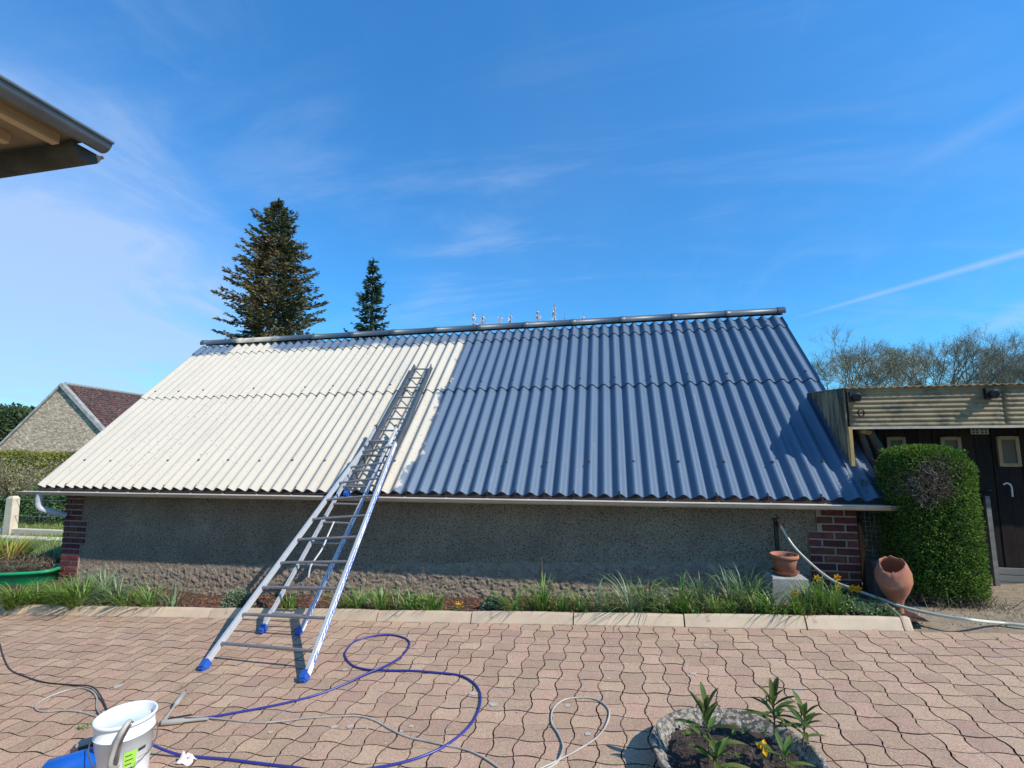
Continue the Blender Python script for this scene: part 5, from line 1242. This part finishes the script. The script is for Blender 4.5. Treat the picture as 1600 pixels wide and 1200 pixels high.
BT = [(1302, 527, 30, 1.1, 'bare tree nearest the blue roof edge', 2, 1), (1345, 545, 34, 1.1, 'olive tinged bare tree right of the one by the roof', 5, 2), (1392, 552, 38, 1.3, 'pale budding tree in the dip of the tree line', 6, 3),
      (1440, 552, 40, 1.3, 'low pale tree right of the dip', 5, 4), (1478, 528, 34, 1.2, 'bare tree with thin upright limbs above the canopy', 1, 5), (1512, 534, 36, 1.2, 'grey bare tree left of the tallest one', 1, 6),
      (1560, 516, 32, 1.25, 'tallest dark bare tree above the black shed', 0, 7), (1597, 532, 35, 1.2, 'bare tree with fine twigs at the right end of the row', 1, 8), (1640, 528, 35, 1.2, 'bare tree at the far right end beyond the canopy', 1, 9),
      (1420, 568, 44, 1.4, 'low misty bush in the back row of trees', 5, 10), (1270, 560, 36, 1.2, 'small bare tree half hidden by the roof edge', 2, 12), (1535, 545, 42, 1.4, 'smaller bare tree behind the tallest one', 2, 13)]
for (px, pt, Y, sp, lab, bdn, sd) in BT: bare_tree(px, pt, Y, sp, lab, buds=bdn, seedv=sd)
# low scrub behind shed
random.seed(33)
m_ = MB()
for _ in range(16000):
    x = ru(12, 60); Y = ru(40, 50); z = ru(-.5, 3.6) * ru(.5, 1) ; leaf(m_, (x, Y, z), rdir(), ru(.2, .5), ru(.08, .2))
m_.build('distant_scrub', MT['olive'], kind='stuff', label='distant scrub filling the foot of the tree line', cat='scrub')
# blossoming fruit trees: upright shoots above the ridge
def blossom_tree(px, Y, tips, lab):
    t = at_y(px, 520, Y); c = Vector((t.x, Y, -.1)); o = empty('blossoming_tree', c, lab, 'tree', 'blossoming fruit trees behind the ridge')
    top_ = c + Vector((0, 0, t.z - .9)); MB().tube([c, c.lerp(top_, .5) + Vector((.1, 0, 0)), top_], [.12, .10, .07], 8).build('trunk', MT['bark'], o)
    br = MB(); bl_ = MB()
    for (tx, ty) in tips:
        e_ = at_y(tx, ty, Y + ru(-.3, .3)); mid = top_.lerp(e_, .45) + Vector(((e_.x - top_.x) * .3, 0, -.1)); path = spline([top_, mid, e_], 8)
        br.tube(path, [.035 * (1 - i / len(path)) + .006 for i in range(len(path))], 5, False)
        n_ = len(path)
        for i in range(n_ // 2, n_ - 1):
            if rnd() < .75:
                for _ in range(16): leaf(bl_, path[i] + rdir() * ru(.01, .05), rdir(), .05, .05)
        for _ in range(30): leaf(bl_, path[-3] + rdir() * ru(.01, .07), rdir(), .055, .05)
    br.build('branches', MT['twig'], o); bl_.build('blossom', MT['blossom'], o)
blossom_tree(768, 13.5, [(739, 484), (754, 490), (759, 501), (782, 492), (799, 488), (745, 502)], 'blossoming tree shoots poking over the middle of the ridge')
blossom_tree(866, 13.5, [(839, 481), (866, 474), (883, 489), (850, 500), (912, 489)], 'blossoming tree shoots over the ridge right of the first group')

# ------------------------------------------------------------------ left background: barn, wood, hedges, fence, trough
AX = at_y(97, 602, 27.0); ang = math.radians(19.7); e1 = Vector((math.cos(ang), math.sin(ang), 0)); e2 = Vector((-math.sin(ang), math.cos(ang), 0))
bn = empty('stone_barn', (AX.x, AX.y, -.95), 'old rubble stone barn with brown tiled roof beyond the hedges', 'barn')
def solve_slope(px, py):
    # point where the sight line meets the gable plane
    d = ray(px, py); t = (AX - EYEV).dot(e2) / d.dot(e2); return EYEV + d * t
pl_ = solve_slope(0, 697); kL = (AX.z - pl_.z) / abs((pl_ - AX).dot(e1)); pr_ = solve_slope(160, 672); kR = (AX.z - pr_.z) / abs((pr_ - AX).dot(e1))
hwL, hwR = 5.2, 5.2; k_ = (kL + kR) / 2
def bpnt(u, z, w=0): return Vector((AX.x, AX.y, 0)) + e1 * u + e2 * w + Vector((0, 0, z))
zL = AX.z - kL * hwL; zR = AX.z - kR * hwR
g_ = MB(); pts = [bpnt(-hwL, -1.2), bpnt(hwR, -1.2), bpnt(hwR, zR), bpnt(0, AX.z), bpnt(-hwL, zL)]; pb_ = [p + e2 * 12 for p in pts]
g_.add(pts + pb_, [(0, 1, 2, 3, 4), (9, 8, 7, 6, 5), (1, 6, 7, 2), (0, 4, 9, 5)]); g_.build('wall', MT['stone'], bn)
rf = empty('roof', (AX.x, AX.y, AX.z)); rf.parent = bn; rf.location = ORI[rf] - ORI[bn]
tl = MB(); ncr = 34; nl = 40
for side_, k1, hw_ in ((1, kR, hwR), (-1, kL, hwL)):
    for r in range(ncr):
        u0 = hw_ * 1.04 * r / ncr; u1 = hw_ * 1.04 * (r + 1.35) / ncr
        for j in range(nl):
            w0 = .12 + 12.0 * j / nl; w1 = w0 + 12.0 / nl - .03; of = .10 + ru(0, .03); sh = ru(-.03, .03)
            a = [bpnt(side_ * u0, AX.z - k1 * u0 + of, w0 + sh), bpnt(side_ * u0, AX.z - k1 * u0 + of, w1 + sh), bpnt(side_ * u1, AX.z - k1 * u1 + of + .05, w1 + sh), bpnt(side_ * u1, AX.z - k1 * u1 + of + .05, w0 + sh)]
            tl.add(a if side_ < 0 else a[::-1], [(0, 1, 2, 3)])
tl.build('tile_courses', MT['tile'], rf, kind='stuff')
cp = MB(); cp.bar(bpnt(0, AX.z + .08, -.02), bpnt(hwR, zR + .08, -.02), .42, .22, e2); cp.bar(bpnt(0, AX.z + .02, -.0), bpnt(-hwL, zL + .02, -.0), .30, .14, e2); cp.build('coping', MT['cope'], bn)
rt_ = MB().tube([bpnt(0, AX.z + .1, 0), bpnt(0, AX.z + .1, .3), bpnt(0, AX.z + .1, .35)], [.16, .14, .14], 8)
rm_ = MB().tube([(0, 0, 0), e2 * .36], [.13, .115], 7).mesh('ridge_tile', MT['cope'])
for j in range(30): link_mesh('ridge_tile', rm_, rf, bpnt(ru(-.01, .01), AX.z + .14, .3 + j * .39))
# distant wood
random.seed(44); m_ = MB()
for _ in range(26):
    px = ru(-120, 130); Y = ru(60, 80); c = at_y(px, 690, Y); h = at_y(px, 632 + ru(0, 22), Y).z - c.z; w = ru(3, 6)
    leaf_blob(m_, (c.x, Y, c.z + h * .3), (w, 3, h * .72), 1500, .8, .45, .7)
m_.build('distant_wood', MT['wood'], kind='stuff', label='dark green wood on the skyline left of the stone barn', cat='wood')
m_ = MB(); c0 = at_y(-60, 720, 17); c1 = at_y(130, 722, 19)
for i in range(15000):
    s = rnd(); x = c0.x + (c1.x + 6 - c0.x) * s; y = 17 + 2 * s + ru(-.7, .7); top_ = 1.22 + .18 * noise.noise((x * .9, 0, 0)); leaf(m_, (x, y, -.9 + (top_ + .9) * (1 - rnd() ** 2 * .9)), Vector((0, 0, 1)) + rdir(), ru(.08, .2), ru(.03, .07))
m_.build('olive_hedge', MT['olive'], origin=((c0.x + c1.x) / 2, 17, -.9), label='loose olive green hedge in front of the stone barn', cat='hedge')
m_ = MB()
for i in range(16000):
    x = ru(-30, -9.5); y = 13.4 + ru(-.7, .7); top_ = .22 + .06 * noise.noise((x * 1.3, 0, 3)); leaf(m_, (x, y, -.9 + (top_ + .9) * rnd() ** .7), rdir() + Vector((0, -.6, .6)), ru(.06, .14), ru(.05, .1))
m_.build('ivy_hedge', MT['dkhedge'], origin=(-18, 13.4, -.9), label='low dark green ivy hedge behind the wire fence', cat='hedge')
# leaning twiggy shrub, left edge
def twiggy(px, py, Y, h, n, lab, m, bm, sd, cat='shrub', name='twiggy_shrub', spread=1.0, bn_=5, bs=.05):
    random.seed(sd); c = at_y(px, py, Y); o = empty(name, c, lab, cat); q = MB(); b = MB()
    for _ in range(n):
        d = Vector((ru(-1, 1) * spread, ru(-.6, .6) * spread, ru(.25, 1))).normalized(); L_ = h * ru(.5, 1.15); e_ = c + d * L_ + Vector((0, 0, -.15 * L_)); pth = spline([c + rdir() * .05, c + d * L_ * .5 + rdir() * .08, e_], 4)
        q.tube(pth, [.011 * (1 - i / len(pth)) + .003 for i in range(len(pth))], 4, False)
        for p in pth[2:]:
            for _ in range(bn_): leaf(b, p + rdir() * .06, rdir(), bs * ru(.6, 1.3), bs * .6)
            e2_ = p + rdir() * h * .25; q.tube([p, e2_], [.004, .002], 3, False)
            for _ in range(max(1, bn_ // 2)): leaf(b, e2_, rdir(), bs, bs * .6)
    q.build('twigs', MT[m], o); b.build('leaves', MT[bm], o)
twiggy(15, 775, 11.8, 1.6, 46, 'straggling shrub with pale young leaves at the left edge', 'hedgetwig', 'bud2', 3, spread=1.1, bn_=3, bs=.06)
twiggy(75, 770, 14.5, 1.0, 20, 'small pale leaved shrub between hedge and shed gutter', 'hedgetwig', 'bud2', 4, spread=1.2, bn_=2, bs=.05)
# concrete post and wires
pb0 = at_y(15, 833, 11.0); pw = .13; m_ = MB(); zt2 = at_y(20, 775, 11.0).z
m_.add([(pb0.x - pw, 10.9, pb0.z - .1), (pb0.x + pw, 10.9, pb0.z - .1), (pb0.x + pw, 11.1, pb0.z - .1), (pb0.x - pw, 11.1, pb0.z - .1), (pb0.x - pw * .9, 10.91, zt2 - .06), (pb0.x + pw * .9, 10.91, zt2 - .06), (pb0.x + pw * .9, 11.09, zt2 - .06), (pb0.x - pw * .9, 11.09, zt2 - .06), (pb0.x - pw * .5, 10.94, zt2), (pb0.x + pw * .5, 10.94, zt2), (pb0.x + pw * .5, 11.06, zt2), (pb0.x - pw * .5, 11.06, zt2)],
       [(0, 1, 5, 4), (1, 2, 6, 5), (2, 3, 7, 6), (3, 0, 4, 7), (4, 5, 9, 8), (5, 6, 10, 9), (6, 7, 11, 10), (7, 4, 8, 11), (8, 9, 10, 11)])
wf = empty('wire_fence', pb0, 'cream concrete fence post with two thin wires before the ivy hedge', 'fence'); m_.build('post', MT['post'], wf)
for zz_ in (zt2 - .1, zt2 - .55): MB().tube([(pb0.x - 6, 11.0, zz_), (pb0.x, 11.0, zz_), (pb0.x + 9, 11.2, zz_)], .007, 5).build('wire', MT['wire'], wf)
a = gnd(50, 836); 
for (yy, hh2, k) in ((a.y + .35, .10, 0), (a.y - .55, .07, 1)):
    m_ = MB(); zg = -.80; m_.box((-22, yy, zg - .1), (-9.5, yy + (.16 if k == 0 else .30), zg + hh2)); m_.build('lawn_edging', MT['post'], origin=(-15, yy, zg), label=('rear' if k == 0 else 'front') + ' pale concrete edging strip crossing the lawn at left', cat='edging')
random.seed(50); m_ = MB()
for _ in range(16000):
    x = ru(-24, -8.6); y = ru(6.4, 13.0); blade(m_, (x, y, terr(x, y) - .0), ru(-1, 1), ru(-1, 1), ru(.04, .12), ru(.02, .06), .014, 2)
m_.build('lawn_grass', MT['lawn'], kind='stuff', label='bright short lawn left of the low shed', cat='grass')
# green trough and dry plants
ta, tb = at_y(-14, 905, 5.80), at_y(91, 898, 6.12); zr = -.245; trg = empty('green_trough', (ta.x, 5.9, -.42), 'long green plastic trough full of dry plants by the left brick pillar', 'trough')
c = Vector((tb.x - 1.30, 5.72, 0)); m_ = MB(); Lh, Wh = 1.35, .26; RA = math.radians(17)
def rot2(u, v): return (c.x + u * math.cos(RA) - v * math.sin(RA), c.y + u * math.sin(RA) + v * math.cos(RA))
def ring(lx, ly, z): return [(*rot2(lx * math.copysign(abs(math.cos(a_)) ** .45, math.cos(a_)), ly * math.copysign(abs(math.sin(a_)) ** .45, math.sin(a_))), z) for a_ in [2 * math.pi * k / 32 for k in range(32)]]
zt3 = -.18; V = ring(Lh * .93, Wh * .85, zt3 - .24) + ring(Lh * .98, Wh * .95, zt3 - .05) + ring(Lh * 1.02, Wh * 1.05, zt3 - .04) + ring(Lh * 1.03, Wh * 1.08, zt3) + ring(Lh * .97, Wh * .92, zt3) + ring(Lh * .92, Wh * .85, zt3 - .2)
m_.add(V, [(j * 32 + k, j * 32 + (k + 1) % 32, (j + 1) * 32 + (k + 1) % 32, (j + 1) * 32 + k) for j in range(5) for k in range(32)], True); m_.build('trough_shell', MT['greentub'], trg)
m_ = MB(); m_.add(ring(Lh * .96, Wh * .9, zt3 - .03), [tuple(range(32))]); m_.build('soil', MT['soil'], trg)
o = empty('dry_shrub', (c.x + .2, 6.05, zt3), 'brown dry heather like shrub growing in the green trough', 'shrub'); m_ = MB()
for _ in range(2600):
    x, y = rot2(ru(-Lh * .9, Lh * .93), ru(-Wh, Wh) * .8); hz = ru(.02, .30) * (.7 + .5 * noise.noise((x * 3, y * 3, 0))); leaf(m_, (x, y, zt3 + hz * rnd()), rdir() + Vector((0, 0, .7)), ru(.04, .12), ru(.006, .016))
m_.build('stems', MT['brownleaf'], o)
for (px, py, Y, n, h, sp, m, lab) in ((12, 895, 7.2, 150, .55, .42, 'yel', 'yellowing clump of strappy leaves at the left edge'), (30, 878, 7.8, 110, .42, .4, 'gr3', 'yellow green leafy clump behind the dry shrub'), (-15, 875, 7.6, 130, .55, .5, 'gr3', 'bright green clump cut by the left edge'), (80, 895, 6.9, 90, .42, .24, 'gr2', 'blue grey spiky clump beside the brick pillar'), (45, 890, 7.0, 90, .3, .3, 'brownleaf', 'brown dead clump behind the green trough')):
    q = at_y(px, py, Y); q.z = terr(q.x, Y); o = empty('leafy_clump', q, lab, 'plant', 'clumps left of the low shed'); tuft(q, n * 2, h, sp, .022, droop=(0, .9), base=.14).build('blades', MT[m], o)
